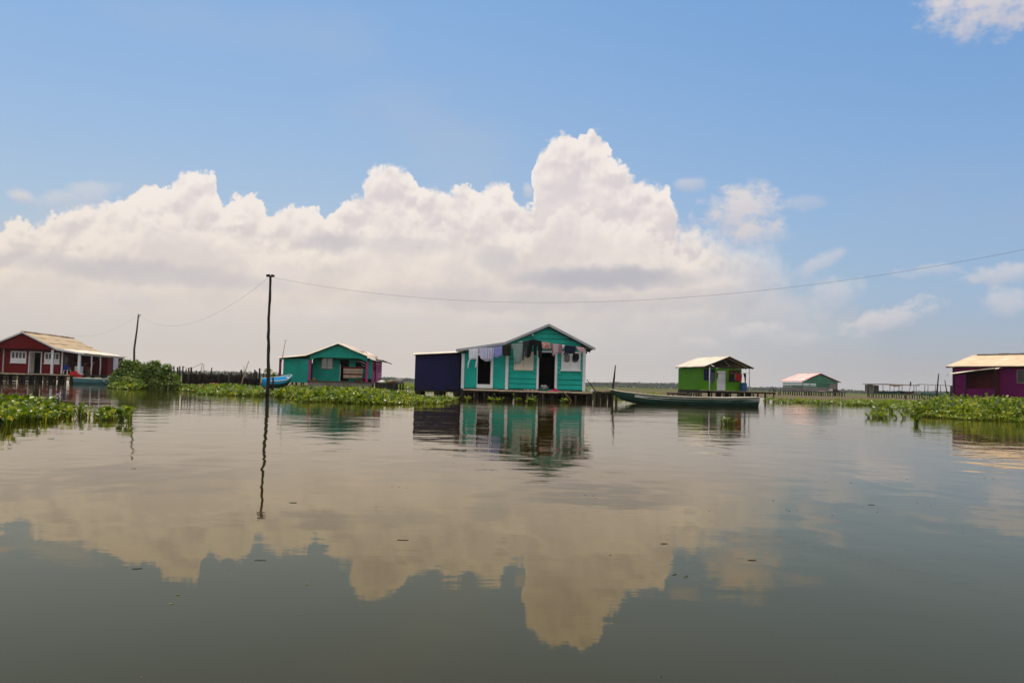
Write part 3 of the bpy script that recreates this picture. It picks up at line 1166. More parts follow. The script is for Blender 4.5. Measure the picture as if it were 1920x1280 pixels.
def main_deck():
    root = thing('plank_deck', 'narrow plank deck on many dark stilts running along the teal house', 'deck', HOUSE)
    root.scale = (HS, HS, HS)
    tp = MB()
    x = -2.95
    while x < 3.42:
        w = rnd.uniform(.55, 1.1)
        b = min(x + w, 3.45)
        z = .70 + rnd.uniform(-.012, .012)
        q = rnd.uniform(-.05, .02)
        tp.prism_x([(q - .05, z - .075), (q - .035, z - .08), (.80, z - .035), (.80, z), (q + .02, z)], x + .006, b - .006)
        x = b
    tp.build('planking', M['deckwood'], root)
    jt = MB()
    x = 3.5
    while x < 4.9:
        w = rnd.uniform(.10, .2)
        z = .74 + rnd.uniform(-.02, .02)
        jt.box(x, x + w, -.05 + rnd.uniform(-.08, .08), 1.5 + rnd.uniform(-.2, .2), z - .05, z)
        x += w + rnd.uniform(.005, .03)
    jt.build('jetty_planking', M['wood'], root)
    bm = MB()
    bm.beam((-2.9, .1, .60), (3.45, .1, .60), .09, .12)
    bm.beam((-2.9, .7, .60), (3.45, .7, .60), .09, .12)
    bm.beam((3.4, .1, .63), (4.85, .1, .63), .09, .1)
    bm.beam((3.4, 1.2, .63), (4.85, 1.2, .63), .09, .1)
    bm.build('bearer', M['darkwood'], root)
    for px in (546, 560, 600, 655, 665, 735, 770, 800, 852, 905, 950, 985, 1030, 1085, 1110, 1140, 1185, 1210, 1230, 1265, 1290, 1325, 1365, 1445, 1480, 1530, 1570):
        x = (740 + px / 4.364 - 980) / 38.1
        stilt(x, rnd.choice((.03, .1, .55, .72)), -.6, .56, rnd.uniform(.03, .07), root, M['darkwood'] if rnd.random() < .7 else M['wood'])
    for px in (1580, 1610, 1632, 1650, 1668, 1690, 1715, 1735, 1755, 1775, 1808):
        x = (740 + px / 4.364 - 980) / 38.1
        stilt(x, rnd.uniform(-.05, .3), -.6, .66, rnd.uniform(.045, .085), root, M['wood'] if px in (1632, 1808) else M['darkwood'])
    for i in range(26):
        stilt(-2.8 + i * .245 + rnd.uniform(-.06, .06), rnd.choice((.45, .6, .78)), -.6, .55, rnd.uniform(.04, .09), root, M['darkwood'])
    for px in (1600, 1660, 1725, 1790):
        x = (740 + px / 4.364 - 980) / 38.1
        stilt(x, 1.3, -.6, .66, .06, root, M['darkwood'])
    o = MB().tube([(1.95, -.08, .70), (2.3, -.12, .36), (2.62, -.16, -.2)], .03, 6).build('mooring_stake', M['bamboo'], None, True)
    o.location = HOUSE
    o.scale = (HS, HS, HS)
    tag(o, 'slanting pale stake leaning against the deck of the teal house', 'stake')
    # strut on the right corner
    o = MB().tube([(3.2, .95, 1.32), (3.62, .6, .74)], .02, 6).build('prop_stick', M['darkwood'], None, True)
    o.location = HOUSE
    o.scale = (HS, HS, HS)
    tag(o, 'short dark stick propped against the right corner of the teal house', 'stick')
    # tall mooring pole at the jetty end
    o = MB().tube([(4.34, -.12, -.6), (4.38, -.12, .8), (4.44, -.1, 1.35), (4.50, -.1, 2.05)], [.06, .055, .05, .025], 7).build('mooring_pole', M['polewood'], None, True)
    o.location = HOUSE
    o.scale = (HS, HS, HS)
    tag(o, 'slim upright mooring pole at the end of the jetty by the long boat', 'pole')


main_deck()


def small_things_on_deck():
    base = HOUSE + Vector((0, 0, .004))
    # pink cloth in front of the door
    mb = MB()
    n = 14
    vs, fs = [], []
    for j in range(6):
        for i in range(n):
            u, v = i / (n - 1), j / 5
            e = math.sin(PI * u) * math.sin(PI * v)
            vs.append((1.25 + u * .58, .12 + v * .45, .703 + .14 * e * (.6 + .5 * math.sin(9 * u + 4 * v)) * (1 if u < .7 else .7)))
    for j in range(5):
        for i in range(n - 1):
            a = j * n + i
            fs.append((a, a + 1, a + n + 1, a + n))
    o = mb.add(vs, fs).build('crumpled_cloth', cloth('hot_pink_cloth', (.62, .02, .10), transl=.1), None, True)
    o.location = base
    o.scale = (HS, HS, HS)
    o.modifiers.new('thickness', 'SOLIDIFY').thickness = .01
    tag(o, 'hot pink cloth dropped on the deck at the open right door', 'cloth')
    vs = [(x + rnd.uniform(-.02, .02), y, .706 + .05 * math.sin(3 * x + 8 * y) ** 2) for y in (.1, .25, .4) for x in (.05, .2, .4, .55, .7)]
    fs = [(j * 5 + i, j * 5 + i + 1, j * 5 + i + 6, j * 5 + i + 5) for j in range(2) for i in range(4)]
    o = MB().add(vs, fs).build('folded_rag', cloth('red_white_rag', (.5, .06, .08), (.6, .55, .55), 'vstripe', 30, .1), None, True)
    o.location = base
    o.scale = (HS, HS, HS)
    o.modifiers.new('thickness', 'SOLIDIFY').thickness = .03
    tag(o, 'flat red and white rag lying on the deck below the louvred window', 'rag')
    # crumpled plastic bag at the corner
    mb = MB()
    prof = [(.0, 0), (.11, .01), (.13, .07), (.09, .14), (.04, .17), (.03, .22), (.0, .23)]
    mb.lathe(prof, 11)
    mb.v = [(x * (1 + .2 * math.sin(9 * z * 7 + x * 40)), y * (1 + .2 * math.sin(y * 50)), z) for x, y, z in mb.v]
    o = mb.build('plastic_bag', M['white'], None, True)
    o.location = base + Vector((3.42, .5, .70)) * HS
    tag(o, 'small knotted white plastic bag at the right corner of the teal house', 'bag')
    # crockery drying inside the right door
    rk = thing('dish_crate', 'crate of pale dishes just inside the dark right doorway', 'crate', base + Vector((1.08, 1.25, .735)) * HS)
    mb = MB()
    for z in (0, .1, .2):
        mb.box(-.3, .3, -.16, -.14, z, z + .05)
        mb.box(-.3, .3, .14, .16, z, z + .05)
        mb.box(-.3, -.28, -.139, .139, z, z + .05)
        mb.box(.28, .3, -.139, .139, z, z + .05)
    mb.box(-.27, .27, -.13, .13, .0, .02)
    mb.build('crate', M['greyboard'], rk)
    for i in range(9):
        pl = MB().lathe([(0, 0), (.06, .005), (.085, .03), (.08, .032), (.055, .012), (0, .01)], 12)
        o = pl.build('plate', M['white'], rk, True)
        o.location = (rnd.uniform(-.22, .22), rnd.uniform(-.1, .08), rnd.uniform(.1, .3))
        o.rotation_euler = (R(rnd.uniform(40, 85)), R(rnd.uniform(-25, 25)), rnd.uniform(-.5, .5))


small_things_on_deck()


def washing():
    base = HOUSE
    S = 37.9
    # the line itself in local metres: x from zoomed pixel column, z measured along it
    key = [(560, 2.60), (600, 2.655), (680, 2.70), (740, 2.73), (800, 2.77), (870, 2.86), (935, 2.955), (1035, 3.10), (1125, 3.23), (1190, 3.13), (1275, 3.04), (1380, 2.975), (1470, 2.94), (1535, 2.86), (1575, 2.83)]

    def X(px):
        return (740 + px / 4.364 - 980) / S

    def Z(px):
        for (a, za), (b, zb) in zip(key, key[1:]):
            if a <= px <= b:
                return za + (zb - za) * (px - a) / (b - a)
        return key[-1][1]

    def dz(px_h):
        return px_h / 4.364 / S
    Yl = .22
    root = thing('clothesline', 'thin cord strung across the front of the teal house, carrying washing', 'clothesline', base)
    root.scale = (HS, HS, HS)
    mb = MB()
    mb.tube([(X(560), .5, 2.56)] + [(X(p), Yl, z) for p, z in key] + [(X(1590), .5, 2.80)], .008, 5)
    mb.build('cord', M['wire'], root)
    mb = MB()
    mb.tube([(X(1125), Yl, 3.24), (X(1125), .9, 3.30)], .012, 5)
    mb.build('hanger_stick', M['polewood'], root)

    def g(name, label, cat, a, b, drop, mat, shape=None, **kw):
        """a, b zoomed pixel columns, drop in zoomed pixels; shape: list of strips [(t, l, r)] with l, r 0..1 across and t 0..1 of drop"""
        strips = []
        shape = shape or [[(0, 0, 1), (1, 0, 1)]]
        for rows in shape:
            out = []
            for t, l, r in rows:
                pl, pr = a + (b - a) * l, a + (b - a) * r
                zt = (Z(pl) + Z(pr)) / 2
                out.append((zt - dz(drop) * t + .012, X(pl), X(pr)))
            strips.append(out)
        o = garment(name, label, cat, strips, mat, Yl - .012, **kw)
        o.location = base
        o.scale = (HS, HS, HS)
        # let the top edge follow the slope of the cord
        me = o.data
        zm = (Z(a) + Z(b)) / 2
        for v in me.vertices:
            u = max(0, min(1, (v.co.x - X(a)) / (X(b) - X(a))))
            p = a + (b - a) * u
            v.co.z += (Z(p) - zm) * .8
        # pegs
        return o

    g('hanging_towel', 'white cloth with two dangling ties, leftmost piece of washing', 'towel', 597, 676, 88, cloth('white_cotton', (.88, .88, .96), transl=.55),
      [[(0, .0, 1), (.5, .02, 1), (1, .06, .94)], [(.98, .03, .14), (1.25, -.08, .03), (1.75, -.12, -.02)], [(.98, .84, .95), (1.3, .74, .88), (1.75, .68, .82)]])
    g('hanging_shirt', 'pale lavender shirt hanging over the left doorway', 'shirt', 680, 738, 92, cloth('lavender_cotton', (.76, .76, .94), transl=.55),
      [[(0, .0, 1), (.6, .06, 1.0), (.9, .30, 1.05), (1.12, .75, 1.15)]])
    g('hanging_blouse', 'white and lavender blouse in gathered folds above the left doorway', 'blouse', 737, 800, 108, cloth('gathered_cotton', (.86, .86, .97), (.48, .50, .74), 'vstripe', 55, .5),
      [[(0, .02, 1), (.5, .0, 1.02), (.85, -.10, .95), (1.0, -.2, .8)]], fold=.06, freq=16)
    g('hanging_shorts', 'periwinkle blue shorts beside the dark cloth on the line', 'shorts', 801, 868, 84, cloth('periwinkle_cotton', (.44, .46, .84), transl=.5),
      [[(0, .0, 1), (.75, .08, 1), (1.0, .1, .50)], [(.74, .52, 1.0), (1.06, .54, .96)]])
    g('hanging_cloth', 'dark olive brown cloth hanging above the middle post', 'cloth', 872, 941, 92, cloth('olive_cloth', (.032, .032, .024)),
      [[(0, .0, 1.0), (.8, .06, 1.0), (1.0, .2, .98)]])
    g('hanging_dress', 'long pale grey green dress in front of the louvred window', 'dress', 942, 1036, 178, cloth('grey_green_cotton', (.36, .47, .46), transl=.5),
      [[(0, .0, .36), (.06, .02, .44)], [(0, .62, 1.0), (.06, .56, 1.0)], [(.055, .02, 1.0), (.2, .05, 1.0), (.3, .18, 1.0), (.6, .22, .98), (.82, .3, .95), (.98, .34, .80)]])
    g('hanging_trousers', 'charcoal grey trousers hanging beside the black ones', 'trousers', 1036, 1086, 150, cloth('charcoal_cloth', (.055, .058, .065)),
      [[(0, .0, 1.0), (.35, .0, .98)], [(.35, .0, .42), (1.0, -.02, .2)], [(.35, .5, .98), (.86, .35, .75)]])
    g('hanging_trousers', 'black trousers draped over the highest point of the line', 'trousers', 1072, 1194, 138, cloth('black_cloth', (.010, .010, .012), transl=.1),
      [[(0, .12, .95), (.35, .05, 1.0)], [(.35, .04, .40), (.75, .0, .30), (1.05, -.03, .22)], [(.35, .42, .66), (1.0, .46, .63)], [(.35, .74, 1.0), (.9, .76, 1.02), (1.05, .80, 1.0)]])
    g('hanging_shorts', 'red and white patterned shorts above the right doorway', 'shorts', 1192, 1266, 58, cloth('red_pattern_cotton', (.50, .02, .03), (.7, .62, .6), 'blot', 24),
      [[(0, .0, 1.0), (.6, -.02, 1.02), (.95, .08, .96)]])
    g('hanging_towel', 'dusty pink towel with a white stripe beside the right window', 'towel', 1275, 1364, 74, cloth('pink_towel', (.42, .20, .28), (.60, .50, .55), 'vstripe', 13),
      [[(0, .0, 1.0), (1.0, .02, .94)], [(.98, .03, .36), (1.4, .06, .20)]])
    g('hanging_napkin', 'small white cloth corner pegged next to the pink towel', 'cloth', 1358, 1384, 34, cloth('white_napkin', (.70, .68, .70)),
      [[(0, .0, 1.0), (1.0, .1, .3)]], nx=4)
    g('camisole', 'navy blue top with straps hanging over the right window', 'top', 1378, 1470, 66, cloth('navy_cloth', (.014, .020, .045), transl=.1),
      [[(0, .05, 1.0), (.5, .0, 1.0), (.9, .05, .9), (1.0, .2, .85)], [(.9, .0, .12), (1.25, -.08, .06), (1.2, -.02, .1)], [(.9, .92, 1.02), (1.4, .95, 1.05), (1.5, .9, 1.1)]])
    g('hanging_pants', 'small black underpants pinned below the navy top', 'underwear', 1440, 1500, 60, cloth('black_knit', (.010, .012, .014), transl=.1),
      [[(1.0, .15, .95), (1.45, .08, 1.0), (1.75, .2, .95), (1.9, .4, .8)]])
    g('hanging_scarf', 'pink and white striped scrap at the right end of the line', 'cloth', 1474, 1536, 40, cloth('pink_stripe_cotton', (.62, .16, .25), (.72, .66, .68), 'stripe', 60),
      [[(0, .0, 1.0), (.6, .2, 1.0), (1.1, .65, .95)]])


washing()


# ================================================================== turquoise and magenta house
def turquoise_house():
    Y0 = 74.0
    root = thing('turquoise_house', 'sea green house with magenta posts and a magenta side wall above the water plants', 'house', at(632, Y0), R(1.5))
    fl = .86
    # x measured from the gable apex
    A = (0, 4.16)
    L1 = (-2.72, 3.05)
    L2 = (-5.12, 2.77)
    Rr = (3.05, 2.95)
    D = 7.5
    # front gable board with a curved lower edge
    mb = MB()
    low = [(-2.45, 2.62)]
    for i in range(9):
        a = i / 8
        low.append((-2.3 + .75 * a, 2.66 + .22 * math.sin(a * PI / 2)))
    lowr = [(-x + .05, z) for x, z in reversed(low)]
    poly = [(-2.45, 3.04), (0, 4.03), (2.5, 3.08)] + list(reversed([(x, z) for x, z in low + lowr]))
    mb.prism(poly, .0, .05)
    mb.build('gable_board', M['teal2'], root)
    # recessed front wall
    P = 1.5
    win = (-1.68, -.76, 1.96, 2.86)
    dr = (-.08, .72, fl + .02, 2.76)
    gap = (1.28, 2.18, 2.05, 2.76)
    mb = MB()
    mb.wall(-2.5, 2.55, fl, 2.95, P, P + .07, [win, dr, gap])
    # flush left block
    mb.box(-4.72, -2.56, .06, .12, fl - .2, 2.72)
    mb.box(-4.72, -4.66, .12, D, fl - .2, 2.72)
    mb.box(-2.63, -2.56, .12, P, fl, 2.9)
    mb.box(-4.72, 2.5, D - .06, D, fl, 2.5)
    mb.build('wall', M['teal2'], root)
    # corner strip of the front right
    MB().box(2.56, 2.86, .5, .56, fl, 2.82).build('corner_panel', M['teal2'], root)
    # magenta side wall of horizontal boards with a doorway
    mb = MB()
    z = fl - .05
    while z < 2.7:
        mb.box(2.80 + rnd.uniform(0, .01), 2.86, .62, 3.0, z, min(z + .27, 2.8))
        mb.box(2.80 + rnd.uniform(0, .01), 2.86, 3.5, D, z, min(z + .27, 2.8))
        z += .285
    mb.build('side_wall', M['magenta'], root)
    MB().box(2.7, 2.76, 2.9, 3.6, fl, 2.75).build('doorway_shade', M['dark'], root)  # dark sheet behind the doorway, shade put into its colour
    MB().box(2.862, 2.90, 5.2, 5.9, 1.7, 2.45).build('side_shutter', M['purple'], root)
    # posts
    for x, y in ((-2.45, .02), (2.5, .02), (-5.02, .1)):
        o = MB().box(x - .09, x + .09, y + .055, y + .2, fl - .25, 2.64).build('post', M['magenta'] if x > -4 else M['purple'], root)
    # sliding window, door, interior
    f = MB()
    w = .06
    x0, x1, z0, z1 = win
    f.box(x0 - w, x1 + w, P - .05, P + .03, z1, z1 + w)
    f.box(x0 - w, x1 + w, P - .05, P + .03, z0 - w, z0)
    f.box(x0 - w, x0, P - .048, P + .03, z0, z1)
    f.box(x1, x1 + w, P - .048, P + .03, z0, z1)
    f.box(-1.235, -1.195, P - .04, P + .03, z0, z1)
    wn = f.build('window', M['greyboard'], root)
    MB().box(x0, x1, P + .0, P + .02, z0, z1).build('pane', M['mirror'], wn)
    MB().box(dr[0], dr[0] + .06, P - .03, P - .005, fl + .02, 2.35).build('door_edge', M['white'], root)
    MB().box(-2.4, 2.5, P + 1.6, P + 1.66, fl, 2.9).build('shade_partition', M['dark'], root)  # blackened sheet that gives the room behind the porch its shade
    # broken pale sheets seen through the gap in the wall
    mb = MB()
    mb.prism([(1.28, 2.70), (1.7, 2.70), (1.95, 2.64), (2.18, 2.45), (2.18, 2.36), (1.9, 2.52), (1.6, 2.60), (1.28, 2.62)], P + .1, P + .13)
    mb.prism([(1.75, 2.42), (2.18, 2.20), (2.18, 2.15), (1.75, 2.36)], P + .1, P + .13)
    mb.build('broken_sheet', M['white'], root)
    # floor and dark apron
    MB().box(-2.6, 2.9, .0, D, fl - .12, fl - .002).build('floor', M['wood'], root)
    mb = MB()
    x = -2.55
    while x < 3.0:
        w = rnd.uniform(.25, .5)
        mb.box(x, min(x + w - .012, 3.0), .04 + rnd.uniform(0, .05), .12, .15 + rnd.uniform(-.1, .05), fl - .125)
        x += w
    mb.build('apron_board', M['greyboard'], root)
    for x in (-4.6, -3.6, -2.5, -1.2, .1, 1.3, 2.4):
        for y in (.3, 3.2, 7.0):
            stilt(x, y, -.5, fl - .13, .08, root, M['darkwood'])
    # roof
    y0, y1 = -.28, D + .3
    mb = MB()
    for a, b in ((L1, A), (L2, L1)):
        mb.sheet((a[0], y0, a[1]), (a[0], y1, a[1]), (b[0], y1, b[1]), (b[0], y0, b[1]), .25, .012, .03, .02)
    roof = mb.build('roof', M['zinc'], root, True)
    mb = MB()
    for a, b in ((L2, L1), (L1, A), (A, (3.25, 2.88))):
        mb.add([(a[0], y0 - .16, a[1] - .05), (b[0], y0 - .16, b[1] - .05), (b[0], y0 + .06, b[1] + .035), (a[0], y0 + .06, a[1] + .035),
                (a[0], y0 - .16, a[1] - .08), (b[0], y0 - .16, b[1] - .08), (b[0], y0 + .06, b[1] + .005), (a[0], y0 + .06, a[1] + .005)],
               [(0, 1, 2, 3), (7, 6, 5, 4), (0, 4, 5, 1), (3, 2, 6, 7), (0, 3, 7, 4), (1, 5, 6, 2)])
    mb.build('roof_lip', M['zinc'], roof)
    mb = MB()
    mb.sheet((Rr[0] + .25, y0, Rr[1] - .1), (Rr[0] + .25, y1, Rr[1] - .1), (A[0], y1, A[1]), (A[0], y0, A[1]), .25, .014, .03, .05)
    # bent-down front lip of the sheets
    pass
    # loose sheets on the right slope
    for (u, yy, l) in ((.35, 2.5, 1.5), (.65, 4.3, 1.2), (.8, 1.2, .9), (.55, 6.0, 1.4)):
        x = 3.3 * u
        z = A[1] - 1.31 * u + .06
        mb.sheet((x + .55, yy, z - .24), (x + .55, yy + l, z - .20), (x - .35, yy + l, z + .20), (x - .35, yy, z + .12), .2, .025, .015, .03, 3)
    mb.build('patched_roof', M['rustroof'], root, True)
    # ragged eave boards at the far right corner
    mb = MB()
    mb.beam((2.6, D + .2, 3.0), (3.75, D + .3, 2.62), .1, .08)
    mb.beam((3.25, .3, 2.80), (3.25, D + .2, 2.76), .07, .09)
    mb.beam((L2[0] + .1, y0 + .02, L2[1] - .08), (L1[0], y0 + .02, L1[1] - .08), .05, .08)
    mb.beam((L2[0] + .12, y0 + .05, L2[1] - .07), (L2[0] + .12, y1, L2[1] - .07), .07, .09)
    mb.build('eave_board', M['darkwood'], roof)
    # splintered plank hanging by the magenta wall
    mb = MB()
    mb.beam((2.95, .9, 2.75), (3.05, .85, 1.75), .12, .03)
    mb.beam((3.05, 1.4, 2.7), (3.04, 1.4, .9), .08, .08)
    mb.build('eave_plank', M['maroon'], root)
    b = root.location

    def loc(x, y, z):
        return b + Vector((x, y, z))
    # striped blanket on a cord
    m, t, out = new_mat('striped_blanket')
    tc = t.node('ShaderNodeTexCoord').outputs['Object']
    X, Y_, Zc = t.sep(tc)
    c = t.ramp(t.lin(Zc, -1.06, 0, 0, 1), [(0, (.02, .012, .012)), (.08, (.30, .24, .18)), (.30, (.30, .24, .18)), (.33, (.10, .012, .014)), (.43, (.10, .012, .014)), (.46, (.36, .29, .22)), (.82, (.38, .31, .23)), (.84, (.09, .014, .014)), (1, (.05, .012, .012))], 'CONSTANT')
    motif = t.m('MULTIPLY', t.m('SINE', t.m('MULTIPLY', X, 17)), t.m('SINE', t.m('ADD', t.m('MULTIPLY', X, 41), t.m('MULTIPLY', Zc, 35))))
    band = t.m('MULTIPLY', t.smooth(Zc, -.52, -.48), t.smooth(Zc, -.24, -.28))
    c = t.mix(t.m('MULTIPLY', band, t.smooth(motif, .15, .25)), c, (.035, .028, .025))
    bs = t.node('ShaderNodeBsdfDiffuse')
    t.put(bs.inputs[0], c)
    t.l.new(bs.outputs[0], out.inputs[0])
    vs, fs = [], []
    for j in range(13):
        for i in range(23):
            u, v = i / 22, j / 12
            x = .42 + u * (1.75 - .12 * v)
            vs.append((x - .42, .05 * math.sin(u * 14 + v * 2) * (.3 + v), -1.06 * v * (1 - .12 * u) + .03 * math.sin(PI * u) * -1))
    for j in range(12):
        for i in range(22):
            a = j * 23 + i
            fs.append((a, a + 23, a + 24, a + 1))
    o = MB().add(vs, fs).build('blanket', m, None, True)
    o.modifiers.new('thickness', 'SOLIDIFY').thickness = .015
    o.location = loc(.42, .32, 2.13)
    tag(o, 'tan and maroon striped blanket hung to dry on the porch of the sea green house', 'blanket')
    o = MB().tube([(-2.45, .32, 2.25), (.4, .32, 2.14), (1.3, .32, 2.12), (2.45, .32, 2.2)], .012, 5).build('blanket_line', M['wire'], None)
    o.location = b
    tag(o, 'cord between the magenta porch posts holding the striped blanket', 'cord')
    # things on the deck
    def basin(name, label, cat, p, r, h, mat):
        o = MB().lathe([(0, 0), (r * .75, 0), (r, h), (r * 1.08, h), (r * .97, h - .02), (r * .7, .03), (0, .03)], 16).build(name, mat, None, True)
        o.location = p
        tag(o, label, cat)
    basin('basin', 'orange red basin at the edge of the sea green porch', 'basin', loc(1.72, .25, fl), .27, .13, M['orange'])
    basin('bucket', 'dark red bucket beside the magenta wall', 'bucket', loc(2.3, .30, fl), .2, .32, M['redplastic'])
    basin('bucket', 'black bucket behind the dark red bucket on the porch', 'bucket', loc(2.72, .38, fl), .17, .26, M['black'])
    o = MB().lathe([(0, 0), (.14, 0), (.16, .1), (.12, .22), (.06, .28), (.0, .3)], 12).build('clay_jar', M['bamboo'], None, True)
    o.location = loc(-2.05, .16, fl - .02)
    tag(o, 'small pale pink clay jar at the foot of the left magenta post', 'jar')
    # side deck with baskets and sacks
    dk = thing('side_deck', 'low dark plank deck to the right of the sea green house', 'deck', b)
    mb = MB()
    x = 3.0
    while x < 5.3:
        w = rnd.uniform(.2, .35)
        mb.box(x, x + w - .01, -.1 + rnd.uniform(-.05, .05), 4.2, fl - .1, fl - .05 + rnd.uniform(-.012, .012))
        x += w
    mb.build('planking', M['greyboard'], dk)
    mb = MB()
    x = 3.3
    while x < 5.1:
        w = rnd.uniform(.2, .4)
        mb.box(x, x + w - .015, -.16, -.12, -.1 + rnd.uniform(-.05, .05), fl - .04)
        x += w
    mb.build('apron_board', M['darkwood'], dk)
    for x in (3.1, 4.0, 5.2):
        for y in (.0, 2.0, 4.0):
            stilt(x, y, -.5, fl - .11, .07, dk, M['darkwood'])
    for i, (x, y, r, h, lb, mt) in enumerate(((3.75, .3, .3, .22, 'pale feed sack lying on the dark side deck', 'cream'), (4.55, .35, .32, .28, 'brown sack on the dark side deck', 'bamboo'), (5.28, .2, .34, .42, 'bundle of grey netting hanging over the end of the side deck', 'greyboard'))):
        mb = MB()
        mb.lathe([(0, 0), (r * .9, .02), (r, h * .4), (r * .8, h * .8), (r * .3, h), (0, h)], 14)
        mb.v = [(px_ * (1.25 + .15 * math.sin(pz * 30 + px_ * 9)), py * (1 + .15 * math.sin(px_ * 14)), pz * (1 + .12 * math.sin(px_ * 9 + py * 7))) for px_, py, pz in mb.v]
        o = mb.build('sack' if i < 2 else 'net_bundle', M[mt], None, True)
        o.location = loc(x, y, fl - .06)
        tag(o, lb, 'sack' if i < 2 else 'net')
    # long forked bamboo pole leaning at the left corner
    mb = MB()
    a = pt(521, 706, 73.0)
    c2 = pt(535, 641, 73.4)
    mb.tube([a, a.lerp(c2, .5) + Vector((.04, 0, 0)), c2], [.04, .032, .022], 6)
    mb.tube([c2, c2 + Vector((.13, 0, .2))], .016, 5)
    mb.tube([c2, c2 + Vector((-.07, 0, .2))], .016, 5)
    o = mb.build('forked_pole', M['bamboo'], None, True)
    tag(o, 'thin forked bamboo pole leaning at the left corner of the sea green house', 'pole')


turquoise_house()
# ================================================================== red house
def red_house():
    o0 = at(38.7, 88.0)
    rz = R(6.7)
    root = thing('red_house', 'dark red house with tan roof, white porch posts and white casements at the left edge', 'house', o0, rz)
    fl = .84
    W = 1.0
    apex, ez, lz = 5.08, 3.42, 3.04
    XE, XLn = 3.5, 6.1
    D = 12.8
    mb = MB()
    mb.prism([(-3.42, 3.34), (0, apex - .15), (3.42, 3.34)], .02, .07)
    mb.build('gable_board', M['red'], root)
    wl = (-1.52, .02, 1.86, 3.10)
    dr = (.36, 1.46, fl, 3.02)
    wr = (1.80, 3.30, 1.86, 3.06)
    mb = MB()
    mb.wall(-3.5, 3.62, fl, 3.5, W, W + .08, [wl, dr, wr])
    sw = (W + .5, W + 1.5, 1.7, 2.95)
    mb.box(3.55, 3.62, W + .08, D, fl, 3.3)
    mb.box(-3.5, -3.43, W + .08, D, fl, 3.3)
    mb.box(-3.43, 3.55, D - .07, D, fl, 3.3)
    mb.build('wall', M['red'], root)
    # side window and dark doorway panel under the right porch
    f = MB()
    f.box(3.625, 3.66, W + .4, W + 1.6, 1.62, 3.0)
    s = f.build('window', M['greyboard'], root)
    MB().box(3.662, 3.67, W + .55, W + 1.45, 1.75, 2.9).build('pane', M['glass'], s)
    MB().box(3.625, 3.65, W + 3.0, W + 4.0, fl + .01, 2.9).build('doorway_shade', M['dark'], root)  # near-black panel painted as the shade of an open doorway
    # rear right room
    mb = MB()
    mb.box(3.63, 5.9, 7.6, 7.67, fl, 3.0)
    mb.box(5.83, 5.9, 7.67, 12.7, fl, 2.98)
    mb.build('room_wall', M['red'], root)
    f = MB()
    f.box(5.905, 5.95, 9.4, 10.9, 1.45, 2.9)
    s = f.build('window', M['white'], root)
    MB().box(5.952, 5.958, 9.55, 10.75, 1.6, 2.78).build('pane', M['mirror'], s)
    MB().box(5.4, 6.15, 7.9, 10.4, .5, .80).build('step', M['white'], root)
    # casements and the door
    window_casement(root, *wl[:2], *wl[2:], W, 4)
    window_casement(root, *wr[:2], *wr[2:], W, 4)
    f = MB()
    f.box(dr[0] - .09, dr[0], W - .06, W + .09, fl, dr[3])
    f.box(dr[1], dr[1] + .09, W - .06, W + .09, fl, dr[3])
    f.box(dr[0] - .09, dr[1] + .09, W - .062, W + .09, dr[3], dr[3] + .09)
    f.build('door_frame', M['white'], root)
    MB().box(dr[0] + .02, dr[0] + .07, W + .1, W + .95, fl + .02, dr[3] - .02).build('door_leaf', M['white'], root)
    MB().box(dr[0] + .07, dr[0] + .42, W + .1, W + .14, fl + .02, dr[3] - .02).build('door_leaf', M['greyboard'], root)
    MB().box(-3.4, 3.5, W + 2.6, W + 2.66, fl, 3.3).build('shade_partition', M['dark'], root)  # room darkness painted on a sheet behind the front wall
    MB().box(3.48, 3.64, W - .03, W - .001, fl, 3.4).build('corner_board', M['white'], root)
    # porch posts
    for x, y, w, h, mt in ((2.92, .06, .22, 3.36, 'white'), (-2.95, .06, .22, 3.36, 'white'), (-2.2, .9, .1, 3.4, 'grey')):
        MB().box(x - w / 2, x + w / 2, y, y + w, fl - .02, h).build('post', M[mt], root)
    MB().box(5.5, 5.74, -.05, .19, fl - .02, 3.02).build('post', M['white'], root)
    for y in (2.7, 5.3):
        MB().tube([(5.88, y, fl - .05), (5.9, y + .03, 1.8), (5.87, y, 3.0)], [.085, .08, .075], 8).build('post', M['white'], root, True)
    # roofs
    mb = MB()
    y0 = -.25
    mb.sheet((XE, y0, ez), (XE, D + .3, ez), (0, D + .3, apex), (0, y0, apex), .18, .014, .03, .03, 10)
    mb.sheet((-XE, y0, ez), (-XE, D + .3, ez), (0, D + .3, apex), (0, y0, apex), .18, .014, .03, .03, 10)
    # overlaps of the sheet rows
    for u in (.33, .66):
        x = XE * (1 - u)
        z = ez + (apex - ez) * u
        mb.sheet((x - .05, y0 + .05, z + .045), (x - .05, D + .2, z + .045), (x - .4, D + .2, z + .18), (x - .4, y0 + .05, z + .18), .18, .014, .012, .02, 2)
    roof = mb.build('roof', M['tan'], root, True)
    mb = MB()
    n = 30
    for i in range(n):
        a = y0 + (D + .4 - y0) * i / n
        mb.box(-.14, .14, a, a + .44, apex - .03 + rnd.uniform(-.015, .01), apex + .07 + rnd.uniform(-.02, .03))
    mb.build('ridge_cap', M['tan'], roof)
    mb = MB()
    mb.prism([(-XE, ez + .02), (0, apex + .04), (XE, ez + .02), (XE, ez - .14), (0, apex - .13), (-XE, ez - .14)], y0 - .06, y0 - .02)
    mb.prism([(XE + .001, ez + .02), (XLn, lz + .02), (XLn, lz - .13), (XE + .001, ez - .14)], y0 - .06, y0 - .02)
    mb.build('barge_board', M['white'], roof)
    mb = MB()
    mb.sheet((XLn, y0, lz), (XLn, D + .9, lz), (XE - .2, D + .9, ez + .1), (XE - .2, y0, ez + .1), .2, .012, .03, .03, 4)
    lean = mb.build('porch_roof', M['bright'], root, True)
    mb = MB()
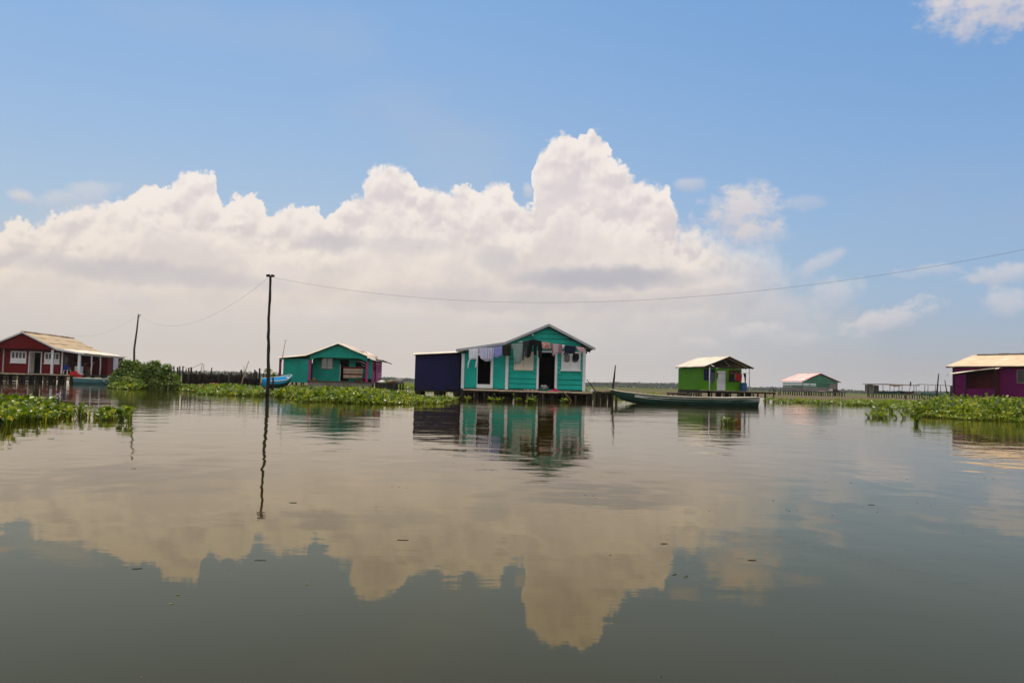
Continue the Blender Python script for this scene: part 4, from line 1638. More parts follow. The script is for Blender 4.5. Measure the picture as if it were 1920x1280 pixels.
    mb.beam((5.9, .0, lz - .12), (5.9, 8.6, lz - .12), .06, .16)
    mb.beam((5.95, 8.9, lz - .12), (5.95, D + .2, lz - .12), .06, .16)
    mb.build('eave_board', M['cream'], lean)
    # floor and deck
    MB().box(-3.9, 5.9, W + .1, D, fl - .1, fl - .003).build('floor', M['darkwood'], root)
    mb = MB()
    x = -5.2
    while x < 5.1:
        w = rnd.uniform(.5, 1.0)
        b = min(x + w, 5.2)
        q = -.35 + rnd.uniform(-.08, .08)
        z = fl - .03 + rnd.uniform(-.02, .02)
        mb.prism_x([(q - .06, z - .10), (q - .04, z - .11), (W + .09, z - .05), (W + .09, z), (q + .03, z)], x, b - .01)
        x += w
    mb.build('planking', M['deckwood'], root)
    mb = MB()
    mb.box(-5, 5.6, -.1, -.02, fl - .26, fl - .09)
    mb.box(5.7, 5.8, .2, D, fl - .26, fl - .11)
    mb.build('bearer', M['darkwood'], root)
    for x in (-4.6, -4.1, -3.5, -3.0, -2.5, -2.1, -1.5, -1.0, -.6, -.1, .3, .75, 1.1, 1.45, 1.8, 2.15, 2.4, 2.75, 3.05, 3.4, 3.7, 4.0, 4.3, 4.6, 4.9, 5.2):
        stilt(x, rnd.choice((.0, .3, .8)), -.5, fl - .1, rnd.uniform(.06, .12), root, M['darkwood'])
    for x in (-3, -2, -1, 0, 1.0, 2.2, 3.3, 4.4, 5.4):
        for y in (2.4, 4.5, 7.5, 11):
            stilt(x, y, -.5, fl - .1, .11, root, M['darkwood'])
    for x0, x1 in ((-4.9, -1.0), (-.7, 1.3), (1.75, 2.35), (3.1, 3.3), (4.3, 5.7)):  # dark timbers added behind the stilts to black out the bright gaps
        mb = MB()
        for k in range(4):
            mb.box(x0 + rnd.uniform(-.1, .1), x1 + rnd.uniform(-.1, .1), 1.3, 1.45, -.2 + k * .22, -.01 + k * .22)
        mb.build('crib_timber', M['darkwood'], root)
    rot = Matrix.Rotation(rz, 3, 'Z')

    def loc(x, y, z):
        return o0 + rot @ Vector((x, y, z))

    def chair(x, y, rzz, mat, label):
        t = thing('plastic_chair', label, 'chair', loc(x, y, fl), rz + rzz)
        MB().box(-.24, .24, -.24, .22, .42, .455).build('seat', M[mat], t)
        mb = MB()
        mb.prism([(-.24, .46), (.24, .46), (.21, .86), (-.21, .86)], .2, .235)
        mb.build('backrest', M[mat], t)
        for sx in (-1, 1):
            for sy in (-1, 1):
                MB().beam((sx * .25, sy * .24, 0), (sx * .21, sy * .2, .42), .05, .05).build('leg', M[mat], t)
            MB().box(sx * .24 - .03, sx * .24 + .03, -.2, .2, .62, .65).build('armrest', M[mat], t)
        return t
    c = chair(4.35, .4, R(160), 'whiteplastic', 'white plastic chair with a blue cloth over its back on the red porch')
    o = MB().box(-.25, .25, .17, .265, .60, .90).box(-.26, .26, .24, .27, .45, .60).build('draped_cloth', cloth('royal_blue_cloth', (.012, .035, .26), transl=.1), None)
    o.matrix_world = Matrix.Translation(loc(4.35, .4, fl)) @ Matrix.Rotation(rz + R(160), 4, 'Z')
    tag(o, 'blue cloth draped over the white chair on the red porch', 'cloth')
    chair(5.0, 4.6, R(200), 'redplastic', 'red plastic chair deep inside the right porch')
    # washing machine and a table in the porch
    t = thing('washing_machine', 'small white washing machine in the shade of the right porch', 'appliance', loc(4.9, 2.0, fl), rz)
    MB().box(-.33, .33, -.28, .28, 0, .85).build('cabinet', M['whiteplastic'], t)
    MB().box(-.33, .33, -.27, .27, .853, .9).build('lid', M['greyboard'], t)
    MB().box(-.30, .30, .20, .27, .902, 1.02).build('control_panel', M['black'], t)
    t = thing('side_table', 'plain grey table behind the washing machine on the red porch', 'table', loc(4.6, 3.2, fl), rz)
    MB().box(-.7, .7, -.35, .35, 1.16, 1.2).build('tabletop', M['greyboard'], t)
    for sx in (-1, 1):
        for sy in (-1, 1):
            MB().beam((sx * .62, sy * .28, 0), (sx * .62, sy * .28, 1.16), .06, .06).build('leg', M['wood'], t)
    o = MB().beam((5.2, 3.6, fl + .05), (5.55, 4.4, 2.25), .2, .05).build('leaning_board', M['bamboo'], None)
    o.matrix_world = Matrix.Translation(o0) @ Matrix.Rotation(rz, 4, 'Z')
    tag(o, 'light brown board leaning in the right porch of the red house', 'board')


red_house()


# ================================================================== lime green house
def green_house():
    o0 = at(1314, 80.0)
    rz = R(17.3)
    root = thing('green_house', 'lime green house with a cream roof and a white front door', 'house', o0, rz)
    fl = .90
    Wd, L = 4.33, 4.4
    wl = (.36, 1.36, 1.88, 2.80)
    dr = (1.68, 2.62, fl, 2.76)
    wr = (3.02, 4.02, 1.82, 2.74)
    mb = MB()
    mb.wall(0, Wd, fl, 2.98, 0, .07, [wl, dr, wr])
    mb.box(0, .07, .07, L, fl, 2.98)
    mb.box(Wd - .07, Wd, .07, L, fl, 2.98)
    mb.box(.07, Wd - .07, L - .07, L, fl, 2.98)
    mb.build('wall', M['green'], root)
    MB().box(-.035, -.003, .02, .11, fl, 2.97).build('corner_board', M['green'], root)
    # door leaf, windows
    d = MB()
    d.box(dr[0] + .015, dr[1] - .015, .015, .055, fl + .01, dr[3] - .01)
    dd = d.build('door', M['white'], root)
    MB().lathe([(0, 0), (.035, .0), (.035, .03), (0, .04)], 10).build('handle', M['black'], dd).matrix_local = Matrix.Translation((dr[0] + .12, .012, 1.85)) @ Matrix.Rotation(R(90), 4, 'X')
    for (x0, x1, z0, z1), mt, cm in ((wl, 'navy', 'curtain'), (wr, 'maroon', 'cream')):
        f = MB()
        w = .08
        f.box(x0 - w, x1 + w, -.04, .05, z1, z1 + w)
        f.box(x0 - w, x1 + w, -.04, .05, z0 - w, z0)
        f.box(x0 - w, x0, -.038, .05, z0, z1)
        f.box(x1, x1 + w, -.038, .05, z0, z1)
        f.box((x0 + x1) / 2 - .03, (x0 + x1) / 2 + .03, -.03, .05, z0, z1)
        f.box(x0, x1, -.028, .048, (z0 + z1) / 2 - .025, (z0 + z1) / 2 + .025)
        o = f.build('window', M[mt], root)
        vs, fs = [], []
        for j in range(2):
            for i in range(25):
                vs.append((x0 + (x1 - x0) * i / 24, .09 + .02 * math.sin(i * 1.4), (z0, z1)[j]))
        for i in range(24):
            fs.append((i, i + 1, i + 26, i + 25))
        MB().add(vs, fs).build('curtain', M[cm] if cm == 'curtain' else cloth('faded_pink_curtain', (.17, .10, .09)), o, True)
    # posts of the porch
    P = -1.0
    for x in (.30, 4.55):
        MB().tube([(x, P, fl - .05), (x, P, 3.12)], .055, 8).build('post', M['white'], root, True)
    # roof with open gable
    y0, y1 = P - .2, L + .35
    ex0, ex1, ax = -.42, 4.95, 2.30
    ez, az_ = 3.06, 4.10
    mb = MB()
    mb.sheet((ex0, y0, ez), (ex0, y1, ez), (ax, y1, az_), (ax, y0, az_), .2, .012, .03, .015)
    mb.sheet((ex1, y0, ez), (ex1, y1, ez), (ax, y1, az_), (ax, y0, az_), .2, .012, .03, .015)
    roof = mb.build('roof', M['zinc'], root, True)
    for y in (y0 + .12, .03, L - .1):
        MB().beam((ex0 + .1, y, ez - .06), (ax, y, az_ - .09), .07, .09).build('rafter', M['darkwood'], roof)
        MB().beam((ex1 - .1, y, ez - .06), (ax, y, az_ - .09), .07, .09).build('rafter', M['darkwood'], roof)
        MB().beam((.1, y + .06, 3.05), (4.6, y + .06, 3.05), .07, .09).build('tie_beam', M['darkwood'], roof)
    MB().beam((1.75, y0 + .3, 3.80), (2.5, y0 + .35, 3.16), .05, .05).build('strut', M['greyboard'], roof)
    MB().beam((2.2, .05, 3.1), (2.2, .05, 3.95), .05, .05).build('strut', M['greyboard'], roof)
    MB().beam((3.4, .05, 3.1), (3.4, .05, 3.6), .05, .05).build('strut', M['greyboard'], roof)
    MB().prism([(.05, 3.0), (ax, 3.9), (4.3, 3.0)], L - .22, L - .16).build('gable_shade', M['dark'], root)  # black sheet painting the shade under the open gable roof
    # deck
    mb = MB()
    x = -.2
    while x < 7.0:
        w = rnd.uniform(.25, .5)
        mb.box(x, x + w - .012, -1.6 + rnd.uniform(-.05, .05), -.005, fl - .07, fl - .02 + rnd.uniform(-.012, .012))
        x += w
    mb.build('planking', M['deckwood'], root)
    MB().box(0, Wd, .0, L, fl - .12, fl - .003).build('floor', M['darkwood'], root)
    mb = MB()
    mb.beam((.1, -1.5, fl - .14), (7.0, -1.5, fl - .14), .1, .13)
    mb.beam((.1, .1, fl - .2), (Wd, .1, fl - .2), .12, .14)
    mb.beam((.05, .1, fl - .2), (.05, L, fl - .2), .12, .14)
    mb.build('bearer', M['darkwood'], root)
    for i in range(11):
        stilt(.05, .1 + i * .43, -.5, fl - .12, rnd.uniform(.06, .1), root, M['darkwood'])
    for x in (.3, .75, 1.5, 2.3, 3.1, 3.2, 3.9, 4.7, 5.2, 6.0, 6.9):
        stilt(x, -1.45, -.5, fl - .1, rnd.uniform(.05, .1), root, M['wood'] if rnd.random() < .4 else M['darkwood'])
    for x in (1.1, 2.2, 3.4, 4.2, 5.5):
        for y in (.4, 2.4, 4.2):
            stilt(x, y, -.5, fl - .1, .08, root, M['darkwood'])
    mb = MB()
    for x0 in (1.2, 2.0, 3.6, 4.4):
        mb.box(x0, x0 + .45, -.9, -.8, -.2, fl - .1)
    mb.build('crib_timber', M['darkwood'], root)
    rot = Matrix.Rotation(rz, 3, 'Z')

    def loc(x, y, z):
        return o0 + rot @ Vector((x, y, z))
    # low jetty along the left wall
    dk = thing('low_jetty', 'low brown jetty with round driftwood feet left of the lime green house', 'jetty', loc(0, 0, 0), rz)
    mb = MB()
    y = .1
    while y < 4.6:
        w = rnd.uniform(.18, .3)
        mb.box(-1.15 + rnd.uniform(-.06, .06), -.1, y, y + w - .012, .50, .545 + rnd.uniform(-.01, .01))
        y += w
    mb.build('planking', M['wood'], dk)
    mb = MB()
    mb.beam((-1.1, .1, .44), (-1.1, 4.5, .44), .12, .12)
    mb.build('bearer', M['wood'], dk)
    for y in (.2, 1.3, 2.4, 3.4, 4.4):
        stilt(-1.08, y, -.5, .4, .09, dk, M['darkwood'])
    # barrel and washing
    b = thing('plastic_barrel', 'blue plastic barrel at the right end of the green porch', 'barrel', loc(4.25, -.5, fl - .02), rz)
    MB().lathe([(0, 0), (.27, 0), (.3, .05), (.31, .35), (.31, .6), (.29, .72), (.26, .75)], 18).build('drum', M['blueplastic'], b, True)
    MB().lathe([(0, .752), (.27, .752), (.27, .79), (0, .80)], 18).build('lid', M['blueplastic'], b, True)
    root2 = thing('porch_line', 'cord with washing along the porch of the lime green house', 'clothesline', o0, rz)
    MB().tube([(.30, P, 2.62), (1.2, P + .02, 2.5), (2.6, P, 2.44), (4.55, P, 2.62)], .012, 5).build('cord', M['wire'], root2)

    def g(name, label, cat, strips, mat, y=P - .01):
        strips = [[(z, l - .55, r - .55) for z, l, r in rows] for rows in strips]
        o = garment(name, label, cat, strips, mat, y, group='washing on the porch of the lime green house', fold=.03, nx=6)
        o.location = o0
        o.rotation_euler = (0, 0, rz)
    g('hanging_shirt', 'black shirt on the porch line right of the white door', 'shirt', [[(2.47, 2.95, 3.5), (1.75, 2.98, 3.45)]], cloth('black_shirt', (.012, .012, .014), transl=.1))
    g('hanging_cloth', 'patterned tan cloth between the black shirt and the red towel', 'cloth', [[(2.46, 3.42, 3.72), (1.9, 3.45, 3.70)]], cloth('tan_pattern_cloth', (.26, .20, .12), (.06, .05, .04), 'blot', 22))
    g('hanging_towel', 'red towel hanging over the right window of the lime green house', 'towel', [[(2.46, 3.66, 4.30), (1.82, 3.68, 4.28)]], cloth('red_towel', (.36, .015, .02)))
    g('hanging_trousers', 'dark trousers at the right end of the porch line', 'trousers', [[(2.55, 4.42, 4.72), (2.2, 4.50, 4.74)], [(2.22, 4.55, 4.73), (1.66, 4.58, 4.72)]], cloth('dark_trousers', (.014, .013, .013), transl=.1))
    g('hanging_dress', 'lavender dress hanging before the blue curtained window', 'dress', [[(2.52, 1.02, 1.32), (1.9, .98, 1.36), (1.45, 1.05, 1.2)]], cloth('lavender_dress', (.10, .09, .16)))
    g('hanging_socks', 'dark socks on the porch line left of the white door', 'socks', [[(2.5, 1.62, 1.76), (1.95, 1.6, 1.7)]], cloth('dark_socks', (.01, .03, .03), transl=.1))


green_house()


# ================================================================== far hut with the pink roof
def pink_hut():
    o0 = at(1505, 200.0)
    rz = R(11)
    root = thing('pink_roof_hut', 'distant faded green slatted hut with a pink red roof on many stilts', 'house', o0, rz)
    fl = 1.1
    Wd, L = 9.0, 9.3
    mb = MB()
    # spaced horizontal boards
    rows = [(fl, 1.62), (1.64, 2.0), (2.03, 2.35), (2.47, 2.70), (2.86, 3.05)]
    for z0, z1 in rows:
        if z1 > 2.1:
            mb.box(0, 6.9, 0, .06, z0, z1)
            mb.box(0, .06, .06, L, z0, z1)
    mb.box(Wd - .06, Wd, .06, L, fl, 3.3)
    mb.prism([(-.1, 3.15), (4.4, 5.15), (9.05, 3.2), (9.05, 3.0), (-.1, 3.05)], -.02, .04)
    mb.build('wall', M['aqua'], root)
    mb = MB()
    for z0, z1 in rows[:2]:
        mb.box(0, 6.9, .001, .06, z0, z1)
        mb.box(0, .06, .06, L, z0, z1)
    mb.box(6.95, 8.75, .005, .06, fl, 3.0)
    mb.build('board_wall', M['greyboard'], root)
    for x in (0, 1.8, 3.6, 5.4, 6.9, 8.9):
        MB().box(x, x + .12, .065, .18, fl, 3.1).build('post', M['wood'], root)
    MB().box(.2, 8.7, 5.0, 5.06, fl, 2.4).build('shade_partition', M['dark'], root)  # inner shade of the hut painted on a dark sheet
    mb = MB()
    ez, az_ = 3.35, 5.35
    mb.sheet((-.6, -.4, ez), (-.6, L + .5, ez), (4.4, L + .5, az_), (4.4, -.4, az_), .4, .03, .04, .05)
    mb.sheet((9.7, -.4, ez), (9.7, L + .5, ez), (4.4, L + .5, az_), (4.4, -.4, az_), .4, .03, .04, .05)
    r = mb.build('roof', M['pinkroof'], root, True)
    mb = MB()
    mb.beam((-.5, -.45, ez - .06), (4.4, -.45, az_ - .08), .08, .12)
    mb.beam((9.6, -.45, ez - .06), (4.4, -.45, az_ - .08), .08, .12)
    mb.build('barge_board', M['darkwood'], r)
    MB().box(-.1, 10.4, -1.4, L, fl - .12, fl - .003).build('deck', M['wood'], root)
    n = 0
    for i in range(24):
        stilt(-.05 + i * .44, -1.3 + rnd.uniform(0, .4), -.4, fl - .1, rnd.uniform(.08, .15), root, M['darkwood'])
    for i in range(9):
        stilt(0, .4 + i * 1.05, -.4, fl - .1, .13, root, M['darkwood'])
    rot = Matrix.Rotation(rz, 3, 'Z')

    def loc(x, y, z):
        return o0 + rot @ Vector((x, y, z))
    t = thing('plastic_barrel', 'white barrel lying in front of the pink roofed hut', 'barrel', loc(6.6, -.9, fl + .3), rz)
    o = MB().lathe([(0, -.42), (.27, -.42), (.31, -.3), (.31, .3), (.27, .42), (0, .42)], 14).build('drum', M['whiteplastic'], t, True)
    o.rotation_euler = (R(80), 0, R(20))
    mb = MB().lathe([(0, 0), (.95, .02), (1.05, .2), (.7, .48), (.25, .6), (0, .6)], 14)
    mb.v = [(x * (1 + .12 * math.sin(y * 9)), y * .5, z * (1 + .15 * math.sin(x * 7))) for x, y, z in mb.v]
    o = mb.build('net_heap', M['net'], None, True)
    o.location = loc(7.9, -.8, fl)
    tag(o, 'dark heap of nets beside the white barrel of the pink roofed hut', 'net')
    o = MB().box(-1.1, 1.1, -.3, .3, 0, .06).box(-.4, .5, -.25, .25, .062, .12).build('drying_tray', M['cream'], None)
    o.location = loc(4.2, -.95, fl)
    o.rotation_euler = (0, 0, rz)
    tag(o, 'pale tray set out on the deck of the pink roofed hut', 'tray')
    for i, (px, h) in enumerate(((1443, 1.2), (1450, 1.55), (1453, 1.3), (1460, 1.0), (1463, 1.25))):
        a = at(px, 190)
        o = MB().tube([(0, 0, -.3), (.05, 0, h * .5), (rnd.uniform(-.15, .15), 0, h)], .12, 6).build('marsh_stake', M['polewood'], None, True)
        o.location = a
        tag(o, 'short dark stake standing in the marsh left of the pink roofed hut', 'stake', 'stakes in the marsh by the pink roofed hut')


pink_hut()


# ================================================================== purple house
def purple_house():
    o0 = at(1778, 75.0)
    rz = math.atan2(-.894, .447)
    root = thing('purple_house', 'purple house under a broad cream corrugated roof at the right edge', 'house', o0, rz)
    fl = 1.0
    L = 12.5
    D = 6.6
    win = (6.25, 7.9, 2.18, 3.14)
    mb = MB()
    mb.wall(.4, 1.9, fl, 3.42, 0, .08)
    mb.wall(4.75, L, fl, 3.42, 0, .08, [win])
    mb.box(1.9, 4.75, 0, .08, 3.1, 3.42)
    mb.box(.4, .48, .08, D, fl, 3.42)
    mb.box(.48, L, D - .08, D, fl, 3.3)
    mb.prism_x([(.08, 3.42), (D / 2, 4.45), (D, 3.42)], .4, .48)
    mb.build('wall', M['purple'], root)
    mb = MB()
    z = fl
    while z < 3.08:
        mb.box(1.91, 4.74, .01 + rnd.uniform(0, .012), .07, z, min(z + .19, 3.09))
        z += .2
    mb.build('back_boards', M['maroon'], root)
    # window
    f = MB()
    w = .07
    x0, x1, z0, z1 = win
    f.box(x0 - w, x1 + w, -.03, .06, z1, z1 + w)
    f.box(x0 - w, x1 + w, -.03, .06, z0 - w, z0)
    f.box(x0 - w, x0, -.028, .06, z0, z1)
    f.box(x1, x1 + w, -.028, .06, z0, z1)
    for u in (.42, .72):
        f.box(x0 + (x1 - x0) * u - .025, x0 + (x1 - x0) * u + .025, -.026, .05, z0, z1)
    wn = f.build('window', M['greyboard'], root)
    MB().box(x0, x1, .02, .04, z0, z1).build('pane', M['glass'], wn)
    # lean-to kitchen
    y0 = -1.0
    mb = MB()
    z = fl - .05
    while z < 2.75:
        mb.box(1.35 + rnd.uniform(-.01, .01), 2.35, y0, y0 + .04, z, min(z + .3, 2.86))
        mb.box(1.35, 1.39, y0 + .045, -.005, z, min(z + .3, 2.9))
        z += .31
    z = fl - .05
    while z < 1.55:
        mb.box(2.37, 5.0, y0 + rnd.uniform(0, .02), y0 + .05, z, z + .21)
        z += .22
    mb.build('board_wall', M['purple'], root)
    for x, h in ((1.3, 2.95), (2.36, 2.9), (5.0, 3.2)):
        MB().box(x, x + .08, y0 - .06, y0 - .005, .2, h).build('post', M['darkwood'], root)
    mb = MB()
    mb.sheet((1.0, y0 - .25, 2.84), (1.0, -.02, 2.98), (5.05, -.02, 3.40), (5.05, y0 - .25, 3.24), .2, .014, .02, .07, 12)
    a = mb.build('awning', M['bright'], root, True)
    mb = MB()
    mb.beam((1.2, y0 - .02, 2.80), (4.95, y0 - .02, 3.18), .05, .07)
    mb.build('awning_rail', M['darkwood'], a)
    # roof
    mb = MB()
    ez, rzz = 3.50, 4.62
    mb.sheet((0, -.42, ez), (L + .4, -.42, ez), (L + .4, D / 2, rzz), (0, D / 2, rzz), .125, .014, .012, .012, 8)
    mb.sheet((0, D + .4, ez), (L + .4, D + .4, ez), (L + .4, D / 2, rzz), (0, D / 2, rzz), .125, .014, .012, .012, 4)
    r = mb.build('roof', M['peach'], root, True)
    mb = MB()
    for i in range(12):
        a = .5 + i * 1.0
        if a > 7 and rnd.random() < .3:
            continue
        mb.box(a, a + .97, D / 2 - .16, D / 2 + .16, rzz + .01, rzz + .09 + rnd.uniform(-.02, .02))
    mb.build('ridge_cap', M['greyboard'], r)
    mb = MB()
    mb.beam((.06, -.35, ez - .08), (.06, D / 2, rzz - .08), .06, .1)
    mb.beam((.1, -.3, ez - .07), (L, -.3, ez - .07), .05, .08)
    mb.build('eave_board', M['darkwood'], r)
    MB().box(.3, L, -.02, D, fl - .1, fl - .003).build('floor', M['darkwood'], root)
    MB().box(1.2, 5.2, y0 - .05, -.02, fl - .14, fl - .06).build('lean_to_floor', M['darkwood'], root)
    for x in (1.35, 1.6, 2.0, 2.35, 2.8, 3.0, 3.4, 3.7, 4.3, 4.9):
        stilt(x, y0 + rnd.uniform(0, .4), -.5, fl - .1, rnd.uniform(.05, .1), root, M['darkwood'])
    for x in (.5, 1.5, 2.6, 3.6, 5, 6.2, 7.4, 8.8, 10.4, 12):
        for y in (.1, 2.5, 5):
            stilt(x, y, -.5, fl - .1, .1, root, M['darkwood'])
    # loose wires on the left corner
    mb = MB()
    mb.tube([(.9, y0 - .2, 2.86), (.8, y0 - .3, 2.6)], .015, 5)
    mb.build('roof_wire', M['wire'], root)


purple_house()


# ================================================================== boats
def hull(L, beam, stations):
    """stations: (s, half-beam factor, sheer z, keel z); returns outer and inner skins as one shell"""
    prof = [(0.0, .0), (.42, .03), (.74, .16), (.90, .45), (.97, .72), (1.0, 1.0)]
    mb = MB()
    rows = []
    inn = []
    for s_, b, zs, zk in stations:
        half = [(p * b * beam / 2, zk + (zs - zk) * q) for p, q in prof]
        sec = [(-y, z) for y, z in reversed(half)] + half[1:]
        rows.append([(s_ * L, y, z) for y, z in sec])
        sc = max(0.0, 1 - .09 / max(.1, b * beam))
        halfi = [(p * b * beam / 2 * sc, zk + .05 + (zs - zk - .05) * q) for p, q in prof]
        seci = [(-y, z) for y, z in reversed(halfi)] + halfi[1:]
        inn.append([(s_ * L, y, z) for y, z in seci])
    n = len(rows[0])
    vo = [v for r in rows for v in r]
    vi = [v for r in inn for v in r]
    fs = []
    N = len(vo)
    for i in range(len(rows) - 1):
        for k in range(n - 1):
            a = i * n + k
            fs.append((a, a + n, a + n + 1, a + 1))
            fs.append((N + a, N + a + 1, N + a + n + 1, N + a + n))
        for k in (0, n - 1):
            a = i * n + k
            q = (a, a + n, N + a + n, N + a)
            fs.append(q if k else q[::-1])
    fs.append(tuple(range(n)))
    fs.append(tuple(N + k for k in reversed(range(n))))
    e = (len(rows) - 1) * n
    fs.append(tuple(e + k for k in reversed(range(n))))
    fs.append(tuple(N + e + k for k in range(n)))
    mb.add(vo + vi, fs)
    return mb, rows


def band(rows, t0, t1, off, z_abs=None):
    """painted strake on both sides between two heights (fractions of the side)"""
    mb = MB()
    for side in (0, 1):
        pts = []
        for r in rows:
            zk = min(v[2] for v in r)
            zs = r[0][2]
            k = r[0] if side == 0 else r[-1]
            k2 = r[2] if side == 0 else r[-3]
            sg = -1 if side == 0 else 1
            def q(t):
                z = zk + (zs - zk) * t
                y = k2[1] + (k[1] - k2[1]) * max(0, (z - k2[2]) / max(.01, k[2] - k2[2]))
                return (k[0], y + sg * off, z)
            pts.append((q(t0), q(t1)))
        vs = [p for a in pts for p in a]
        fs = []
        for i in range(len(pts) - 1):
            f = (2 * i, 2 * i + 2, 2 * i + 3, 2 * i + 1)
            fs.append(f if side == 0 else f[::-1])
        mb.add(vs, fs)
    return mb


def gunwale(rows, w, parent, mat):
    mb = MB()
    for side in (0, -1):
        mb.tube([(r[side][0], r[side][1], r[side][2] + w * .3) for r in rows], w, 6)
    return mb.build('gunwale', mat, parent, True)


def long_boat():
    Lb = 8.95
    # bow to the left: s = 0 stern
    st = [(0, .80, .56, -.06), (.06, .86, .55, -.10), (.2, .97, .50, -.12), (.4, 1.0, .48, -.13), (.6, .98, .50, -.12), (.74, .86, .56, -.08), (.84, .66, .63, .02), (.91, .45, .69, .18), (.96, .26, .75, .40), (1.0, .07, .82, .70)]
    p = at(1419, 52.0)
    root = thing('wooden_boat', 'long dark green wooden boat with a white stripe moored at the jetty', 'boat', p, R(181.2))
    mb, rows = hull(Lb, 1.15, st)
    mb.build('hull', M['boatgreen'], root, True)
    b = band(rows[:7], .62, .86, .008)
    b.build('white_stripe', M['boatwhite'], root)
    gunwale(rows, .028, root, M['cream'])
    for s in (.12, .32, .55, .72):
        x = s * Lb
        MB().box(x, x + .24, -.46, .46, .34, .38).build('thwart', M['wood'], root)
    o = MB().tube([(.6, -.2, .46), (3.0, -.12, .50), (5.6, .05, .52), (7.4, .1, .66)], .028, 6).build('punt_pole', M['bamboo'], None, True)
    o.location = p
    o.rotation_euler = (0, 0, R(181.2))
    tag(o, 'long pale punting pole lying along the dark green boat', 'pole')
    o = MB().tube([(8.75, .05, .84), (8.95, .25, .74), (9.2, .5, .68), (9.3, .75, .78)], .014, 5).build('mooring_rope', M['bamboo'], None, True)
    o.location = p
    o.rotation_euler = (0, 0, R(181.2))
    tag(o, 'short rope tying the bow of the dark green boat to the jetty', 'rope')
    mb = MB().box(-.05, -.005, -.42, .42, .24, .585)
    mb.build('transom_board', M['boatwhite'], root)
    MB().lathe([(0, 0), (.1, 0), (.1, .05), (0, .06)], 8, (Lb * .985, 0, .83)).build('bow_cap', M['greyboard'], root, True)


long_boat()


def porch_boat():
    st = [(0, .75, .52, -.05), (.1, .9, .50, -.1), (.35, 1.0, .47, -.12), (.6, .96, .50, -.1), (.8, .66, .58, .0), (.92, .36, .68, .2), (1, .06, .80, .55)]
    p = at(140, 80.5)
    root = thing('motor_boat', 'grey teal boat with a red outboard motor beside the red porch', 'boat', p, R(9))
    mb, rows = hull(6.6, 1.4, st)
    mb.build('hull', M['boatteal'], root, True)
    gunwale(rows, .05, root, M['boatwhite'])
    for s in (.2, .45, .66):
        MB().box(s * 6.6, s * 6.6 + .25, -.55, .55, .3, .34).build('thwart', M['cream'], root)
    m = MB()
    m.prism([(-.42, .72), (.22, .72), (.28, .95), (.1, 1.18), (-.3, 1.14), (-.46, .95)], -.17, .17)
    mo = m.build('outboard_motor', M['redplastic'], root)
    mb = MB()
    mb.tube([(-.12, 0, .72), (-.12, 0, -.2)], [.09, .06], 8)
    mb.box(-.08, .06, -.14, .14, .42, .66)
    mb.build('motor_leg', M['black'], mo, True)
    MB().tube([(.25, 0, .9), (.75, .1, .86)], .03, 6).build('tiller', M['whiteplastic'], mo, True)
    o = MB().box(-.25, .25, -.16, .16, 0, .3).box(-.08, .08, -.06, .06, .302, .36).build('fuel_can', M['redplastic'], None)
    o.location = at(148, 80.6, .56)
    tag(o, 'red fuel can standing behind the outboard motor in the teal boat', 'fuel can')


porch_boat()


def blue_boat():
    st = [(0, .8, .50, .0), (.12, .9, .48, -.02), (.4, 1.0, .48, -.04), (.65, .95, .50, .0), (.82, .70, .57, .10), (.93, .40, .66, .26), (1, .10, .73, .45)]
    p = at(494, 58.5, .38)
    root = thing('blue_boat', 'small open boat with a bright blue inside pulled up on stakes by the tall pole', 'boat', p)
    root.rotation_euler = Matrix((Vector((.52, .845, .10)).normalized(), Vector((-.845, .52, -.0)).normalized(), (0, 0, 1))).transposed().to_euler()
    root.rotation_euler = (Matrix.Rotation(R(50), 3, 'Z') @ Matrix.Rotation(R(-4), 3, 'Y') @ Matrix.Rotation(R(16), 3, 'X')).to_euler()
    mb, rows = hull(2.15, .82, st)
    mb.build('hull', M['boatblue'], root, True)
    band(rows, .30, .60, .008).build('hull_stripe', M['boatgreen'], root)
    band(rows, .02, .29, .008).build('hull_bottom', M['black'], root)
    gunwale(rows, .04, root, M['boatwhite'])
    MB().box(.7, .86, -.35, .35, .3, .34).build('thwart', M['boatblue'], root)
    MB().box(1.78, 2.05, -.12, .12, .55, .58).build('bow_deck', M['boatwhite'], root)
    for i, (px, Y, h) in enumerate(((494, 58.2, .40), (511, 57.4, 1.05), (509, 60, .5), (530, 60.4, .72), (522, 61.6, .6), (500, 59.2, .42))):
        o = MB().tube([(0, 0, -.5), (.02, 0, h * .6), (-.02, 0, h)], .06, 6).build('boat_stake', M['darkwood'], None, True)
        o.location = at(px, Y)
        tag(o, 'dark stake holding up the blue boat', 'stake', 'stakes under the blue boat')


blue_boat()


